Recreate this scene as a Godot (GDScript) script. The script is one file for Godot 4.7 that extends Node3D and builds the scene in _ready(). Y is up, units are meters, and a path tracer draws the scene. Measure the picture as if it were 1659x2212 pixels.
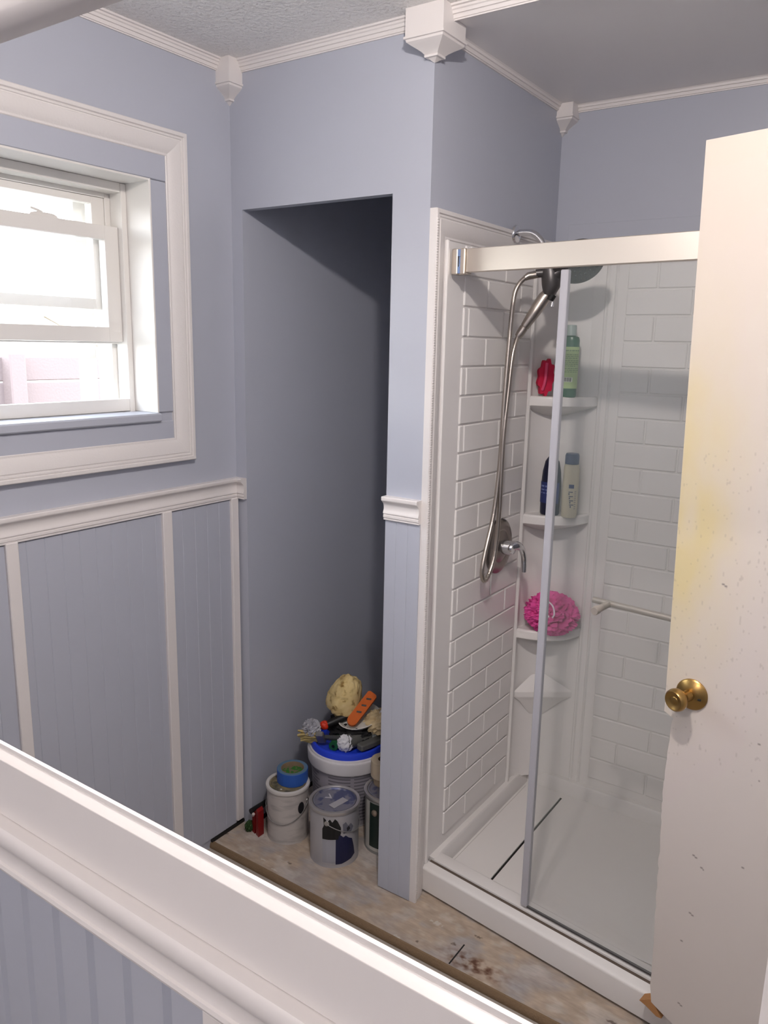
extends Node3D

const X3 := 0.685      # outer corner of the partition, also the shower's side wall
const SD := -0.786     # back wall of the shower
const CEIL := 2.391
const ZN := 1.405      # face of the near wall that carries the frame

var M := {}
var taken := {}
var rng := RandomNumberGenerator.new()

# ---------------------------------------------------------------- mesh builder
class MB:
	var V := PackedVector3Array()
	var N := PackedVector3Array()
	var U := PackedVector2Array()

	func add(v: PackedVector3Array, idx: PackedInt32Array, xf := Transform3D.IDENTITY, uv := PackedVector2Array(), deg := 35.0):
		var n := v.size()
		var p := PackedVector3Array()
		p.resize(n)
		var mid := Vector3.ZERO
		for i in n:
			p[i] = xf * v[i]
			mid += p[i]
		mid /= n
		var vol := 0.0
		var nt := idx.size() / 3
		for t in nt:
			vol += (p[idx[3 * t]] - mid).dot((p[idx[3 * t + 1]] - mid).cross(p[idx[3 * t + 2]] - mid))
		var flip := vol > 0.0
		var fn := PackedVector3Array()
		fn.resize(nt)
		var key := {}
		var weld := PackedInt32Array()
		weld.resize(n)
		for i in n:
			var k := (p[i] * 20000.0).round()
			if not key.has(k):
				key[k] = i
			weld[i] = key[k]
		var around := {}
		for t in nt:
			var a := p[idx[3 * t]]
			var b := p[idx[3 * t + 1]]
			var c := p[idx[3 * t + 2]]
			var f := (b - a).cross(c - a)
			if vol < 0.0:
				f = -f
			fn[t] = f
			for j in 3:
				var w := weld[idx[3 * t + j]]
				if not around.has(w):
					around[w] = PackedInt32Array()
				around[w].append(t)
		var lim := cos(deg_to_rad(deg))
		for t in nt:
			if fn[t].length_squared() < 1e-22:
				continue
			var u := fn[t].normalized()
			for jj in 3:
				var j: int = [0, 2, 1][jj] if flip else jj
				var i := idx[3 * t + j]
				var s := Vector3.ZERO
				for o in around[weld[i]]:
					if fn[o].normalized().dot(u) > lim:
						s += fn[o]
				V.append(p[i])
				N.append(s.normalized() if s.length_squared() > 1e-24 else u)
				U.append(uv[i] if uv.size() else Vector2.ZERO)

	func mesh() -> ArrayMesh:
		var a := []
		a.resize(Mesh.ARRAY_MAX)
		a[Mesh.ARRAY_VERTEX] = V
		a[Mesh.ARRAY_NORMAL] = N
		a[Mesh.ARRAY_TEX_UV] = U
		var m := ArrayMesh.new()
		m.add_surface_from_arrays(Mesh.PRIMITIVE_TRIANGLES, a)
		return m

	# box with chamfered edges
	func box(c: Vector3, s: Vector3, b := 0.002, xf := Transform3D.IDENTITY) -> MB:
		var h := s * 0.5
		b = min(b, min(h.x, min(h.y, h.z)) * 0.95)
		var v := PackedVector3Array()
		for i in 8:
			var g := Vector3(1 if i & 1 else -1, 1 if i & 2 else -1, 1 if i & 4 else -1)
			v.append(c + g * (h - Vector3(0, b, b)))
			v.append(c + g * (h - Vector3(b, 0, b)))
			v.append(c + g * (h - Vector3(b, b, 0)))
		var ix := PackedInt32Array()
		var quad = func(a, bb, cc, d):
			var out: Vector3 = (v[a] + v[bb] + v[cc] + v[d]) * 0.25 - c
			if (v[bb] - v[a]).cross(v[cc] - v[a]).dot(out) < 0:
				ix.append_array([a, cc, bb, a, d, cc])
			else:
				ix.append_array([a, bb, cc, a, cc, d])
		for ax in 3:
			var o1: int = 1 << ((ax + 1) % 3)
			var o2: int = 1 << ((ax + 2) % 3)
			for sgn in 2:
				var k: int = (1 << ax) * sgn
				quad.call(k * 3 + ax, (k | o1) * 3 + ax, (k | o1 | o2) * 3 + ax, (k | o2) * 3 + ax)
			# edges along axis ax
			for e in 4:
				var k2: int = (o1 if e & 1 else 0) | (o2 if e & 2 else 0)
				var a1: int = (ax + 1) % 3
				var a2: int = (ax + 2) % 3
				var kk: int = k2 | (1 << ax)
				quad.call(k2 * 3 + a1, kk * 3 + a1, kk * 3 + a2, k2 * 3 + a2)
		for i in 8:
			var out2: Vector3 = v[i * 3] - c
			if (v[i * 3 + 1] - v[i * 3]).cross(v[i * 3 + 2] - v[i * 3]).dot(out2) < 0:
				ix.append_array([i * 3, i * 3 + 2, i * 3 + 1])
			else:
				ix.append_array([i * 3, i * 3 + 1, i * 3 + 2])
		add(v, ix, xf, PackedVector2Array(), 20.0)
		return self

	# box from its two corners
	func bb(a: Vector3, b: Vector3, bev := 0.001) -> MB:
		return box((a + b) * 0.5, (b - a).abs(), bev)

	# turned shape; profile of (radius, height)
	func lathe(prof: Array, seg := 32, xf := Transform3D.IDENTITY, deg := 40.0, squash := 1.0) -> MB:
		var v := PackedVector3Array()
		var uv := PackedVector2Array()
		var ix := PackedInt32Array()
		var pn := prof.size()
		var ln := 0.0
		var tot := 0.0
		for i in range(1, pn):
			tot += (prof[i] - prof[i - 1]).length()
		for i in pn:
			if i > 0:
				ln += (prof[i] - prof[i - 1]).length()
			for k in seg + 1:
				var a := TAU * k / seg
				v.append(Vector3(prof[i].x * cos(a), prof[i].y, prof[i].x * sin(a) * squash))
				uv.append(Vector2(1.0 - float(k) / seg, 1.0 - ln / tot))
		for i in pn - 1:
			for k in seg:
				var a := i * (seg + 1) + k
				ix.append_array([a, a + seg + 1, a + seg + 2, a, a + seg + 2, a + 1])
		add(v, ix, xf, uv, deg)
		return self

	# round bar along points; r may be one radius or one per point
	func tube(pts: Array, r, seg := 10, deg := 50.0) -> MB:
		var v := PackedVector3Array()
		var ix := PackedInt32Array()
		var n := pts.size()
		var side := Vector3.ZERO
		for i in n:
			var d: Vector3 = (pts[min(i + 1, n - 1)] - pts[max(i - 1, 0)]).normalized()
			if side == Vector3.ZERO:
				side = d.cross(Vector3.UP if abs(d.y) < 0.9 else Vector3.RIGHT).normalized()
			side = (side - d * side.dot(d)).normalized()
			var up := d.cross(side)
			var rr: float = r[i] if r is Array else r
			for k in seg:
				var a := TAU * k / seg
				v.append(pts[i] + (side * cos(a) + up * sin(a)) * rr)
		for i in n - 1:
			for k in seg:
				var a := i * seg + k
				var b := i * seg + (k + 1) % seg
				ix.append_array([a, b, b + seg, a, b + seg, a + seg])
		var s0 := v.size()
		v.append(pts[0])
		v.append(pts[n - 1])
		for k in seg:
			ix.append_array([s0, (k + 1) % seg, k])
			ix.append_array([s0 + 1, (n - 1) * seg + k, (n - 1) * seg + (k + 1) % seg])
		add(v, ix, Transform3D.IDENTITY, PackedVector2Array(), deg)
		return self

	# closed profile of (out, up) run from A to B; ends slide along by ka, kb times (out, up)
	func run(prof: PackedVector2Array, A: Vector3, B: Vector3, O: Vector3, Up: Vector3, ka := Vector2.ZERO, kb := Vector2.ZERO, deg := 35.0) -> MB:
		var d := (B - A).normalized()
		var v := PackedVector3Array()
		var n := prof.size()
		for q in prof:
			v.append(A + O * q.x + Up * q.y + d * (ka.x * q.x + ka.y * q.y))
		for q in prof:
			v.append(B + O * q.x + Up * q.y + d * (kb.x * q.x + kb.y * q.y))
		var area := 0.0
		for i in n:
			area += prof[i].cross(prof[(i + 1) % n])
		var ix := PackedInt32Array()
		var tri := Geometry2D.triangulate_polygon(prof)
		for i in n:
			var j := (i + 1) % n
			if area > 0:
				ix.append_array([i, j, j + n, i, j + n, i + n])
			else:
				ix.append_array([j, i, i + n, j, i + n, j + n])
		var t3 := tri.size() / 3
		for t in t3:
			var a := tri[3 * t]
			var b := tri[3 * t + 1]
			var c := tri[3 * t + 2]
			if (prof[b] - prof[a]).cross(prof[c] - prof[a]) < 0:
				var sw := b
				b = c
				c = sw
			ix.append_array([a, c, b, a + n, b + n, c + n])
		add(v, ix, Transform3D.IDENTITY, PackedVector2Array(), deg)
		return self

	# rings of equal length joined in turn, closed at both ends
	func loft(rings: Array, deg := 35.0) -> MB:
		var v := PackedVector3Array()
		var ix := PackedInt32Array()
		var n: int = rings[0].size()
		for r in rings:
			for q in r:
				v.append(q)
		for i in rings.size() - 1:
			for k in n:
				var a := i * n + k
				var b := i * n + (k + 1) % n
				ix.append_array([a, b, b + n, a, b + n, a + n])
		var l := (rings.size() - 1) * n
		for k in range(1, n - 1):
			ix.append_array([0, k + 1, k, l, l + k, l + k + 1])
		add(v, ix, Transform3D.IDENTITY, PackedVector2Array(), deg)
		return self

	# round lump pushed in and out by noise
	func lump(c: Vector3, s: Vector3, noise: FastNoiseLite, amt: float, ridged := false, basis := Basis.IDENTITY, nu := 40, nv := 24) -> MB:
		var v := PackedVector3Array()
		var ix := PackedInt32Array()
		for i in nv + 1:
			for k in nu:
				var th := PI * i / nv
				var a := TAU * k / nu
				var d := Vector3(sin(th) * cos(a), cos(th), sin(th) * sin(a))
				var w := noise.get_noise_3dv(d * 100.0)
				if ridged:
					w = 0.5 - 2.0 * abs(w)
				v.append(c + basis * (d * s * (1.0 + amt * w)))
		for i in nv:
			for k in nu:
				var a2 := i * nu + k
				var b := i * nu + (k + 1) % nu
				ix.append_array([a2, b, b + nu, a2, b + nu, a2 + nu])
		add(v, ix, Transform3D.IDENTITY, PackedVector2Array(), 60.0)
		return self

# ---------------------------------------------------------------- naming
func numbered(called: String) -> String:
	if not taken.has(called):
		taken[called] = 0
		return called
	taken[called] += 1
	return "%s_%03d" % [called, taken[called]]

func thing(called: String, label: String, category: String, at := Vector3.ZERO, group := "") -> Node3D:
	var o := Node3D.new()
	o.name = numbered(called)
	o.position = at
	add_child(o, true)
	tag(o, label, category, group)
	return o

func tag(o: Node, label: String, category: String, group := "", kind := ""):
	o.set_meta("label", label)
	if category:
		o.set_meta("category", category)
	if group:
		o.set_meta("group", group)
	if kind:
		o.set_meta("kind", kind)

func obj(called: String, mb: MB, mat: Material, parent: Node = null) -> MeshInstance3D:
	return put(called, mb.mesh(), mat, parent)

func put(called: String, mesh: Mesh, mat: Material, parent: Node = null) -> MeshInstance3D:
	var o := MeshInstance3D.new()
	o.mesh = mesh
	o.material_override = mat
	o.cast_shadow = GeometryInstance3D.SHADOW_CASTING_SETTING_ON
	if parent == null:
		o.name = numbered(called)
		add_child(o, true)
	else:
		o.name = called
		parent.add_child(o, true)
		if parent is Node3D and parent.get_parent() == self and parent.has_meta("local"):
			pass
	return o

func struct(called: String, mb: MB, mat: Material, label: String, category: String) -> MeshInstance3D:
	var o := obj(called, mb, mat)
	tag(o, label, category, "", "structure")
	return o

func V(x: float, y: float, z: float) -> Vector3:
	return Vector3(x, y, z)

# ---------------------------------------------------------------- materials
func mat(color: Color, rough := 0.5, metal := 0.0) -> StandardMaterial3D:
	var m := StandardMaterial3D.new()
	m.albedo_color = color
	m.roughness = rough
	m.metallic = metal
	return m

func noise(freq: float, sd: int, oct := 3, type := FastNoiseLite.TYPE_SIMPLEX_SMOOTH) -> FastNoiseLite:
	var n := FastNoiseLite.new()
	n.seed = sd
	n.frequency = freq
	n.noise_type = type
	n.fractal_octaves = oct
	return n

func bump(m: StandardMaterial3D, freq: float, size: float, strength: float, sd: int, tex_scale: float, type := FastNoiseLite.TYPE_SIMPLEX_SMOOTH, ramp: Gradient = null):
	var t := NoiseTexture2D.new()
	t.width = 512
	t.height = 512
	t.seamless = true
	t.noise = noise(freq, sd, 3, type)
	t.as_normal_map = true
	t.bump_strength = strength
	if ramp:
		t.color_ramp = ramp
	m.normal_enabled = true
	m.normal_texture = t
	m.normal_scale = size
	m.uv1_triplanar = true
	m.uv1_world_triplanar = true
	m.uv1_scale = Vector3.ONE * tex_scale

func image_mat(img: Image, rough: float, metal := 0.0) -> StandardMaterial3D:
	var m := mat(Color.WHITE, rough, metal)
	img.generate_mipmaps()
	m.albedo_texture = ImageTexture.create_from_image(img)
	return m

func floor_image() -> Image:
	var W := 768
	var H := 512
	var im := Image.create(W, H, false, Image.FORMAT_RGB8)
	var n1 := noise(0.010, 11, 4)
	var n2 := noise(0.022, 23, 4)
	var n3 := noise(0.05, 5, 3)
	var n4 := noise(0.25, 8, 2)
	for y in H:
		for x in W:
			var c := Color(0.655, 0.59, 0.525)
			var a := n1.get_noise_2d(x, y)
			var b := n2.get_noise_2d(x * 0.7, y)
			var d := n3.get_noise_2d(x * 0.7, y * 1.3)
			var g := n4.get_noise_2d(x * 0.2, y * 1.6)
			c = c.lerp(Color(0.625, 0.59, 0.57), clamp(a * 1.6 + 0.25, 0.0, 0.85))
			c = c.lerp(Color(0.60, 0.59, 0.60), clamp((b - 0.10) * 1.8, 0.0, 0.55))
			c = c.lerp(Color(0.72, 0.695, 0.67), clamp((-b - 0.18) * 2.2, 0.0, 0.5))
			c = c * (1.03 + 0.05 * g + 0.10 * d)
			im.set_pixel(x, y, c)
	# scattered spots: dark knots and chips, a few white paint drips
	for k in 90:
		var q := Vector2(rng.randf_range(0, W), rng.randf_range(60, H))
		var sx := rng.randf_range(1.5, 7.0)
		var sy := rng.randf_range(1.2, 3.5)
		var ink := Color(0.36, 0.31, 0.28)
		if k % 3 == 0:
			ink = Color(0.78, 0.76, 0.73)
		elif k % 7 == 1:
			ink = Color(0.42, 0.42, 0.44)
			sx *= 1.6
			sy *= 1.8
		for yy in range(maxi(0, int(q.y - 3 * sy)), mini(H, int(q.y + 3 * sy))):
			for xx in range(maxi(0, int(q.x - 2 * sx)), mini(W, int(q.x + 2 * sx))):
				var rr := Vector2((xx - q.x) / sx, (yy - q.y) / sy).length() + 1.1 * n3.get_noise_2d(xx * 4.0, yy * 4.0)
				if rr < 1.0:
					im.set_pixel(xx, yy, im.get_pixel(xx, yy).lerp(ink, clamp((1.0 - rr) * 2.0, 0.0, 0.75)))
	for yy in range(440, H):
		for xx in range(360, 500):
			var q := Vector2((xx - 428) / 30.0, (yy - 490) / 11.0)
			var k: float = clamp(exp(-q.length_squared()) * (0.35 + 1.5 * n3.get_noise_2d(xx * 1.5, yy * 2.0)), 0.0, 0.85)
			im.set_pixel(xx, yy, im.get_pixel(xx, yy).lerp(Color(0.30, 0.17, 0.11), k))
	return im

func door_image() -> Image:
	var im := Image.create(256, 640, false, Image.FORMAT_RGB8)
	var n := noise(0.012, 3, 3)
	var n2 := noise(0.3, 31, 2)
	for y in 640:
		for x in 256:
			var u := x / 256.0
			var v := y / 640.0
			var c := Color(0.80, 0.765, 0.745)
			# old varnish showing through near the latch edge, as a band of its own
			var band: float = exp(-pow((v - 0.37) / 0.16, 2.0)) * exp(-pow(u / 0.16, 2.0))
			band *= 0.8 + 0.5 * n.get_noise_2d(x * 2.0, y)
			c = c.lerp(Color(0.80, 0.73, 0.52), clamp(band, 0.0, 0.75))
			var top: float = clamp(0.35 - v, 0.0, 0.35) / 0.35
			c = c.lerp(Color(0.80, 0.755, 0.69), 0.6 * top)
			var s := n2.get_noise_2d(x * 0.8, y * 0.4)
			if s > 0.60 and v > 0.30 and v < 0.66 and u < 0.3:
				c = c.lerp(Color(0.50, 0.46, 0.43), 0.22)
			im.set_pixel(x, y, c)
	for k in 14:
		var px := rng.randi_range(4, 90)
		var py := rng.randi_range(250, 620)
		for j in rng.randi_range(1, 4):
			im.set_pixel(px + j, py + j / 2, Color(0.50, 0.46, 0.44))
	return im

func lines_image(w: int, h: int, ground: Color, ink: Color, rows: Array) -> Image:
	var im := Image.create(w, h, false, Image.FORMAT_RGB8)
	im.fill(ground)
	for r in rows:  # [x0, x1, y, height]: broken into word-long dashes
		var x: int = r[0]
		while x < r[1]:
			var l := rng.randi_range(5, 16)
			im.fill_rect(Rect2i(x, r[2], min(l, r[1] - x), r[3]), ink)
			x += l + 3
	return im

func make_materials():
	M.blue = mat(Color(0.700, 0.711, 0.754), 0.36)
	bump(M.blue, 0.03, 0.12, 1.0, 4, 1.3)
	M.trim = mat(Color(0.885, 0.862, 0.852), 0.33)
	bump(M.trim, 0.06, 0.08, 1.0, 9, 3.0)
	M.casing = mat(Color(0.87, 0.85, 0.84), 0.4)
	bump(M.casing, 0.05, 0.35, 2.0, 19, 5.0)
	M.ceiling = mat(Color(0.93, 0.92, 0.91), 0.42)
	bump(M.ceiling, 0.03, 0.9, 8.0, 14, 3.0, FastNoiseLite.TYPE_SIMPLEX)
	M.ceiling_smooth = mat(Color(0.935, 0.92, 0.915), 0.38)
	M.acrylic = mat(Color(0.905, 0.89, 0.88), 0.24)
	M.pan = mat(Color(0.87, 0.855, 0.845), 0.3)
	M.vinyl = mat(Color(0.89, 0.875, 0.855), 0.35)
	M.nickel = mat(Color(0.93, 0.895, 0.85), 0.46, 1.0)
	bump(M.nickel, 0.02, 0.0, 1.0, 2, 6.0)
	M.chrome = mat(Color(0.86, 0.86, 0.87), 0.10, 1.0)
	M.satin = mat(Color(0.74, 0.705, 0.67), 0.32, 1.0)
	M.gunmetal = mat(Color(0.36, 0.35, 0.35), 0.38, 0.7)
	M.nozzle = mat(Color(0.25, 0.25, 0.26), 0.45, 0.2)
	M.brass = mat(Color(0.66, 0.53, 0.32), 0.30, 1.0)
	M.black = mat(Color(0.06, 0.06, 0.065), 0.5)
	M.dark_gap = mat(Color(0.10, 0.09, 0.085), 0.9)
	M.tan_line = mat(Color(0.34, 0.29, 0.25), 0.7)
	M.raw_wood = mat(Color(0.66, 0.47, 0.29), 0.8)
	M.ply_edge = mat(Color(0.50, 0.41, 0.31), 0.9)
	bump(M.ply_edge, 0.08, 0.6, 4.0, 40, 3.0)
	M.lower_floor = mat(Color(0.66, 0.625, 0.585), 0.85)
	M.plastic_seal = mat(Color(0.68, 0.675, 0.70), 0.35)
	M.blue_clip = mat(Color(0.50, 0.60, 0.78), 0.4)
	var g := StandardMaterial3D.new()
	g.transparency = BaseMaterial3D.TRANSPARENCY_ALPHA
	g.albedo_color = Color(0.62, 0.68, 0.66, 0.07)
	g.roughness = 0.03
	M.shower_glass = g
	var p := StandardMaterial3D.new()
	p.transparency = BaseMaterial3D.TRANSPARENCY_ALPHA
	p.albedo_color = Color(0.95, 0.96, 0.95, 0.04)
	p.roughness = 0.03
	M.pane = p
	M.door = image_mat(door_image(), 0.42)
	M.floor = image_mat(floor_image(), 0.85)

# ---------------------------------------------------------------- mouldings
func pv(a: Array) -> PackedVector2Array:
	var o := PackedVector2Array()
	for i in a.size() / 2:
		o.append(Vector2(a[2 * i], a[2 * i + 1]))
	return o

func crown_profile() -> PackedVector2Array:   # out, down from the ceiling as negative up
	return pv([0, 0, 0.022, 0, 0.022, -0.0045, 0.0195, -0.0055, 0.0165, -0.0055, 0.0165, -0.0105, 0.0135, -0.0125, 0.0125, -0.016, 0.0125, -0.019, 0.0085, -0.0195, 0.007, -0.024, 0.007, -0.0275, 0.004, -0.028, 0.004, -0.031, 0, -0.031])

func rail_profile() -> PackedVector2Array:
	return pv([0, 0, 0.023, 0, 0.0245, -0.002, 0.0245, -0.009, 0.023, -0.012, 0.019, -0.015, 0.0145, -0.020, 0.012, -0.026, 0.011, -0.033, 0.0125, -0.040, 0.0145, -0.045, 0.0145, -0.048, 0.012, -0.049, 0.012, -0.052, 0.0135, -0.053, 0.0135, -0.059, 0.011, -0.061, 0.011, -0.066, 0, -0.066])

func casing_profile() -> PackedVector2Array:  # out, across from the outer edge
	return pv([0, 0, 0.019, 0, 0.021, 0.002, 0.021, 0.010, 0.019, 0.0115, 0.017, 0.0125, 0.0185, 0.014, 0.0185, 0.018, 0.0165, 0.0195, 0.0165, 0.0225, 0.018, 0.024, 0.0175, 0.030, 0.0155, 0.042, 0.0125, 0.052, 0.009, 0.059, 0.008, 0.061, 0.0085, 0.065, 0.007, 0.067, 0, 0.067])

func corner_block(mb: MB, c: Vector3, lo: Vector2, hi: Vector2):
	# rings of (height, half width) from ceiling to tip, cut to the quadrants that stand free
	var ys := [[0.0, 0.052], [-0.060, 0.052], [-0.061, 0.055], [-0.066, 0.055], [-0.067, 0.051], [-0.072, 0.050], [-0.077, 0.043], [-0.083, 0.033], [-0.090, 0.023], [-0.096, 0.017], [-0.0965, 0.019], [-0.101, 0.018], [-0.1015, 0.012], [-0.108, 0.004], [-0.110, 0.001]]
	var rings := []
	for r in ys:
		var w: float = r[1]
		var a := V(c.x + max(-w, lo.x), c.y + r[0], c.z + max(-w, lo.y))
		var b := V(c.x + min(w, hi.x), c.y + r[0], c.z + min(w, hi.y))
		rings.append([V(a.x, a.y, a.z), V(b.x, a.y, a.z), V(b.x, a.y, b.z), V(a.x, a.y, b.z)])
	mb.loft(rings, 20.0)

# ================================================================ scene
func _ready():
	rng.seed = 7
	# --- camera, sky, lights, exposure
	var cam := Camera3D.new()
	cam.name = "camera"
	cam.fov = 66.15
	cam.near = 0.01
	cam.basis = Basis.from_euler(Vector3(-0.20893, 0.60073, 0.02072), EULER_ORDER_YXZ)
	cam.position = V(1.7653, 1.62, 1.7511)
	add_child(cam)
	cam.current = true
	var we := WorldEnvironment.new()
	we.name = "world_environment"
	var env := Environment.new()
	var sky := Sky.new()
	var sm := ProceduralSkyMaterial.new()
	sm.sky_top_color = Color(0.88, 0.94, 1.0)
	sm.sky_horizon_color = Color(1.0, 0.99, 0.97)
	sm.ground_horizon_color = Color(0.80, 0.77, 0.74)
	sm.ground_bottom_color = Color(0.60, 0.57, 0.54)
	sm.sky_energy_multiplier = 3.0
	sm.ground_energy_multiplier = 2.2
	sky.sky_material = sm
	env.background_mode = Environment.BG_SKY
	env.sky = sky
	env.ambient_light_source = Environment.AMBIENT_SOURCE_SKY
	env.tonemap_mode = Environment.TONE_MAPPER_LINEAR
	env.tonemap_exposure = 0.89
	env.sdfgi_enabled = true
	env.ssao_enabled = true
	env.ssil_enabled = true
	we.environment = env
	add_child(we)
	make_materials()
	ceiling_lamp(V(1.337, CEIL, 1.0), 1.24, 0.52, "round flush ceiling lamp over the bathroom floor before the shower")
	ceiling_lamp(V(1.30, CEIL, 2.60), 1.3, 0.0, "round flush ceiling lamp over the viewer on the near side of the frame")

	build_shell()
	build_trim()
	build_window()
	build_outside()
	build_near_side()
	build_shower()
	build_fixtures()
	build_bath_items()
	build_door()
	build_closet_items()

func ceiling_lamp(at: Vector3, energy: float, down: float, label: String):
	var t := thing("ceiling_lamp", label, "ceiling lamp", at, "ceiling lamps")
	var b := MB.new()
	b.lathe([Vector2(0, 0), Vector2(0.13, 0), Vector2(0.13, -0.016), Vector2(0.122, -0.020), Vector2(0, -0.020)], 40)
	obj("base", b, M.trim, t)
	var d := MB.new()
	d.lathe([Vector2(0.115, -0.020), Vector2(0.112, -0.030), Vector2(0.085, -0.044), Vector2(0.045, -0.050), Vector2(0, -0.052)], 40)
	var gm := mat(Color(0.95, 0.93, 0.90), 0.4)
	gm.emission_enabled = true
	gm.emission = Color(1.0, 0.93, 0.86)
	gm.emission_energy_multiplier = 1.0
	obj("lamp_shade", d, gm, t)
	var l := OmniLight3D.new()
	l.name = "lamp_light"
	l.position = V(0, -0.066, 0)
	l.light_color = Color(1.0, 0.965, 0.94)
	l.light_energy = energy
	l.light_size = 0.028
	l.omni_range = 12.0
	l.omni_attenuation = 2.0
	l.shadow_enabled = true
	t.add_child(l)
	if down > 0.0:
		var a := AreaLight3D.new()
		a.name = "lamp_down_light"
		a.position = V(0, -0.060, 0)
		a.rotation.x = -PI / 2
		a.area_size = Vector2(0.16, 0.16)
		a.area_normalize_energy = true
		a.light_color = l.light_color
		a.light_energy = down
		a.area_range = 12.0
		a.shadow_enabled = true
		t.add_child(a)

# ---------------------------------------------------------------- shell
func build_shell():
	# floor: raised plywood sheet, its worn front edge, and the lower floor before it
	var fl := MB.new()
	var v := PackedVector3Array([V(-0.1, 0, -1.1), V(2.2, 0, -1.1), V(2.2, 0, 0.152), V(-0.1, 0, 0.142), V(-0.1, -0.02, -1.1), V(2.2, -0.02, -1.1), V(2.2, -0.02, 0.152), V(-0.1, -0.02, 0.142)])
	var uv := PackedVector2Array()
	for q in v:
		uv.append(Vector2((q.x + 0.1) / 1.9, (q.z + 1.1) / 1.262))
	fl.add(v, PackedInt32Array([0, 2, 1, 0, 3, 2, 4, 5, 6, 4, 6, 7, 3, 6, 2, 3, 7, 6, 0, 1, 5, 0, 5, 4, 1, 2, 6, 1, 6, 5, 0, 4, 7, 0, 7, 3]), Transform3D.IDENTITY, uv, 20.0)
	var f := struct("floor", fl, M.floor, "worn paint-splashed plywood subfloor running into the closet", "floor")
	var e := MB.new()
	e.run(pv([0, -0.024, 0.010, -0.024, 0.013, -0.016, 0.011, -0.006, 0.006, 0.001, 0, 0.001]), V(-0.1, 0, 0.142), V(2.2, 0, 0.152), V(0, 0, 1), Vector3.UP)
	obj("plywood_edge", e, M.ply_edge, f)
	var lo := MB.new()
	lo.bb(V(-0.1, -0.06, -1.1), V(2.2, -0.021, 3.1))
	obj("lower_floor", lo, M.lower_floor, f)
	var jn := MB.new()
	jn.box(V(0.905, 0.0, 0.10), V(0.004, 0.002, 0.085), 0.0005, Transform3D.IDENTITY)
	obj("board_joint", jn, M.dark_gap, f)

	# left wall round the window opening (y 1.42..2.035, z 0.30..1.20)
	var w := MB.new()
	w.bb(V(-0.14, -0.06, 0.0), V(0, 1.42, 3.1), 0.0)
	w.bb(V(-0.14, 2.035, 0.0), V(0, 2.5, 3.1), 0.0)
	w.bb(V(-0.14, 1.42, 0.0), V(0, 2.035, 0.30), 0.0)
	w.bb(V(-0.14, 1.42, 1.20), V(0, 2.035, 3.1), 0.0)
	struct("wall_left", w, M.blue, "blue-grey painted wall with the window, white battens below its chair rail", "wall")
	var wl: Node3D = get_node("wall_left")
	var shared := {}
	var z := 0.034
	while z < 1.36:
		if not shared.has("plank"):
			shared.plank = MB.new().box(Vector3.ZERO, V(0.007, 1.125, 0.0488), 0.0014).mesh()
		var o := put("plank", shared.plank, M.blue, wl)
		o.position = V(0.0015, 0.574, z + 0.0244)
		z += 0.0488

	var c := MB.new()
	c.bb(V(-0.14, -0.06, -1.1), V(0.044, 2.5, 0.0), 0.0)
	struct("wall_closet_left", c, M.blue, "blue-grey closet side wall left of the paint cans, half in shade", "wall")
	var h := MB.new()
	h.bb(V(0.044, 1.997, -0.03), V(0.572, 2.5, 0.0), 0.0)
	struct("wall_back", h, M.blue, "blue-grey wall strip over the closet opening", "wall")
	var s := MB.new()
	s.bb(V(0.572, -0.06, -1.1), V(X3, 2.5, 0.0), 0.0)
	struct("wall_partition", s, M.blue, "narrow blue-grey wall end between the closet opening and the shower", "wall")
	var wp: Node3D = get_node("wall_partition")
	for k in 3:
		var pl := MB.new().box(V(0.572 + 0.0375 * (k + 0.5) + 0.0005, 0.58, 0.001), V(0.0374, 1.155, 0.006), 0.0011)
		obj("plank", pl, M.blue, wp)
	var cb := MB.new()
	cb.bb(V(0.044, -0.06, -1.1), V(0.572, 2.5, -1.05), 0.0)
	struct("wall_closet_back", cb, M.blue, "blue-grey closet back wall in deep shade", "wall")
	var cc := MB.new()
	cc.bb(V(0.044, 2.36, -1.05), V(0.572, 2.42, -0.03), 0.0)
	struct("ceiling_closet", cc, M.blue, "dark blue-grey closet ceiling up inside the opening, out of view", "ceiling")
	var sb := MB.new()
	sb.bb(V(X3, -0.06, -0.90), V(2.22, 2.5, SD), 0.0)
	struct("wall_shower_back", sb, M.blue, "blue-grey wall above the tiled back of the shower", "wall")
	var lip := MB.new()
	lip.bb(V(0.728, 1.90, SD), V(2.12, 2.012, SD + 0.003), 0.001)
	obj("patch_board", lip, M.blue, get_node("wall_shower_back"))
	var r := MB.new()
	r.bb(V(2.12, -0.06, -0.9), V(2.26, 2.5, 3.1), 0.0)
	struct("wall_right", r, M.blue, "blue-grey wall behind the hinge side of the door, out of view", "wall")
	var fw := MB.new()
	fw.bb(V(-0.14, -0.06, 3.0), V(2.26, 2.5, 3.1), 0.0)
	struct("wall_far", fw, M.blue, "blue-grey wall behind the viewer, out of view", "wall")
	var ce := MB.new()
	ce.bb(V(-0.14, CEIL, 0.0), V(2.26, 2.5, 3.1), 0.0)
	struct("ceiling", ce, M.ceiling, "off-white textured plaster ceiling above the window side of the bathroom", "ceiling")
	var ca := MB.new()
	ca.bb(V(X3, 2.366, -0.80), V(2.12, 2.5, 0.0), 0.0)
	struct("ceiling_shower", ca, M.ceiling_smooth, "smooth grey-white ceiling over the shower alcove", "ceiling")
	var ct := MB.new()
	ct.bb(V(-0.14, 2.44, -1.1), V(X3, 2.5, 0.0), 0.0)
	struct("ceiling_void", ct, M.blue, "closed top above the closet ceiling, out of view", "ceiling")

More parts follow.
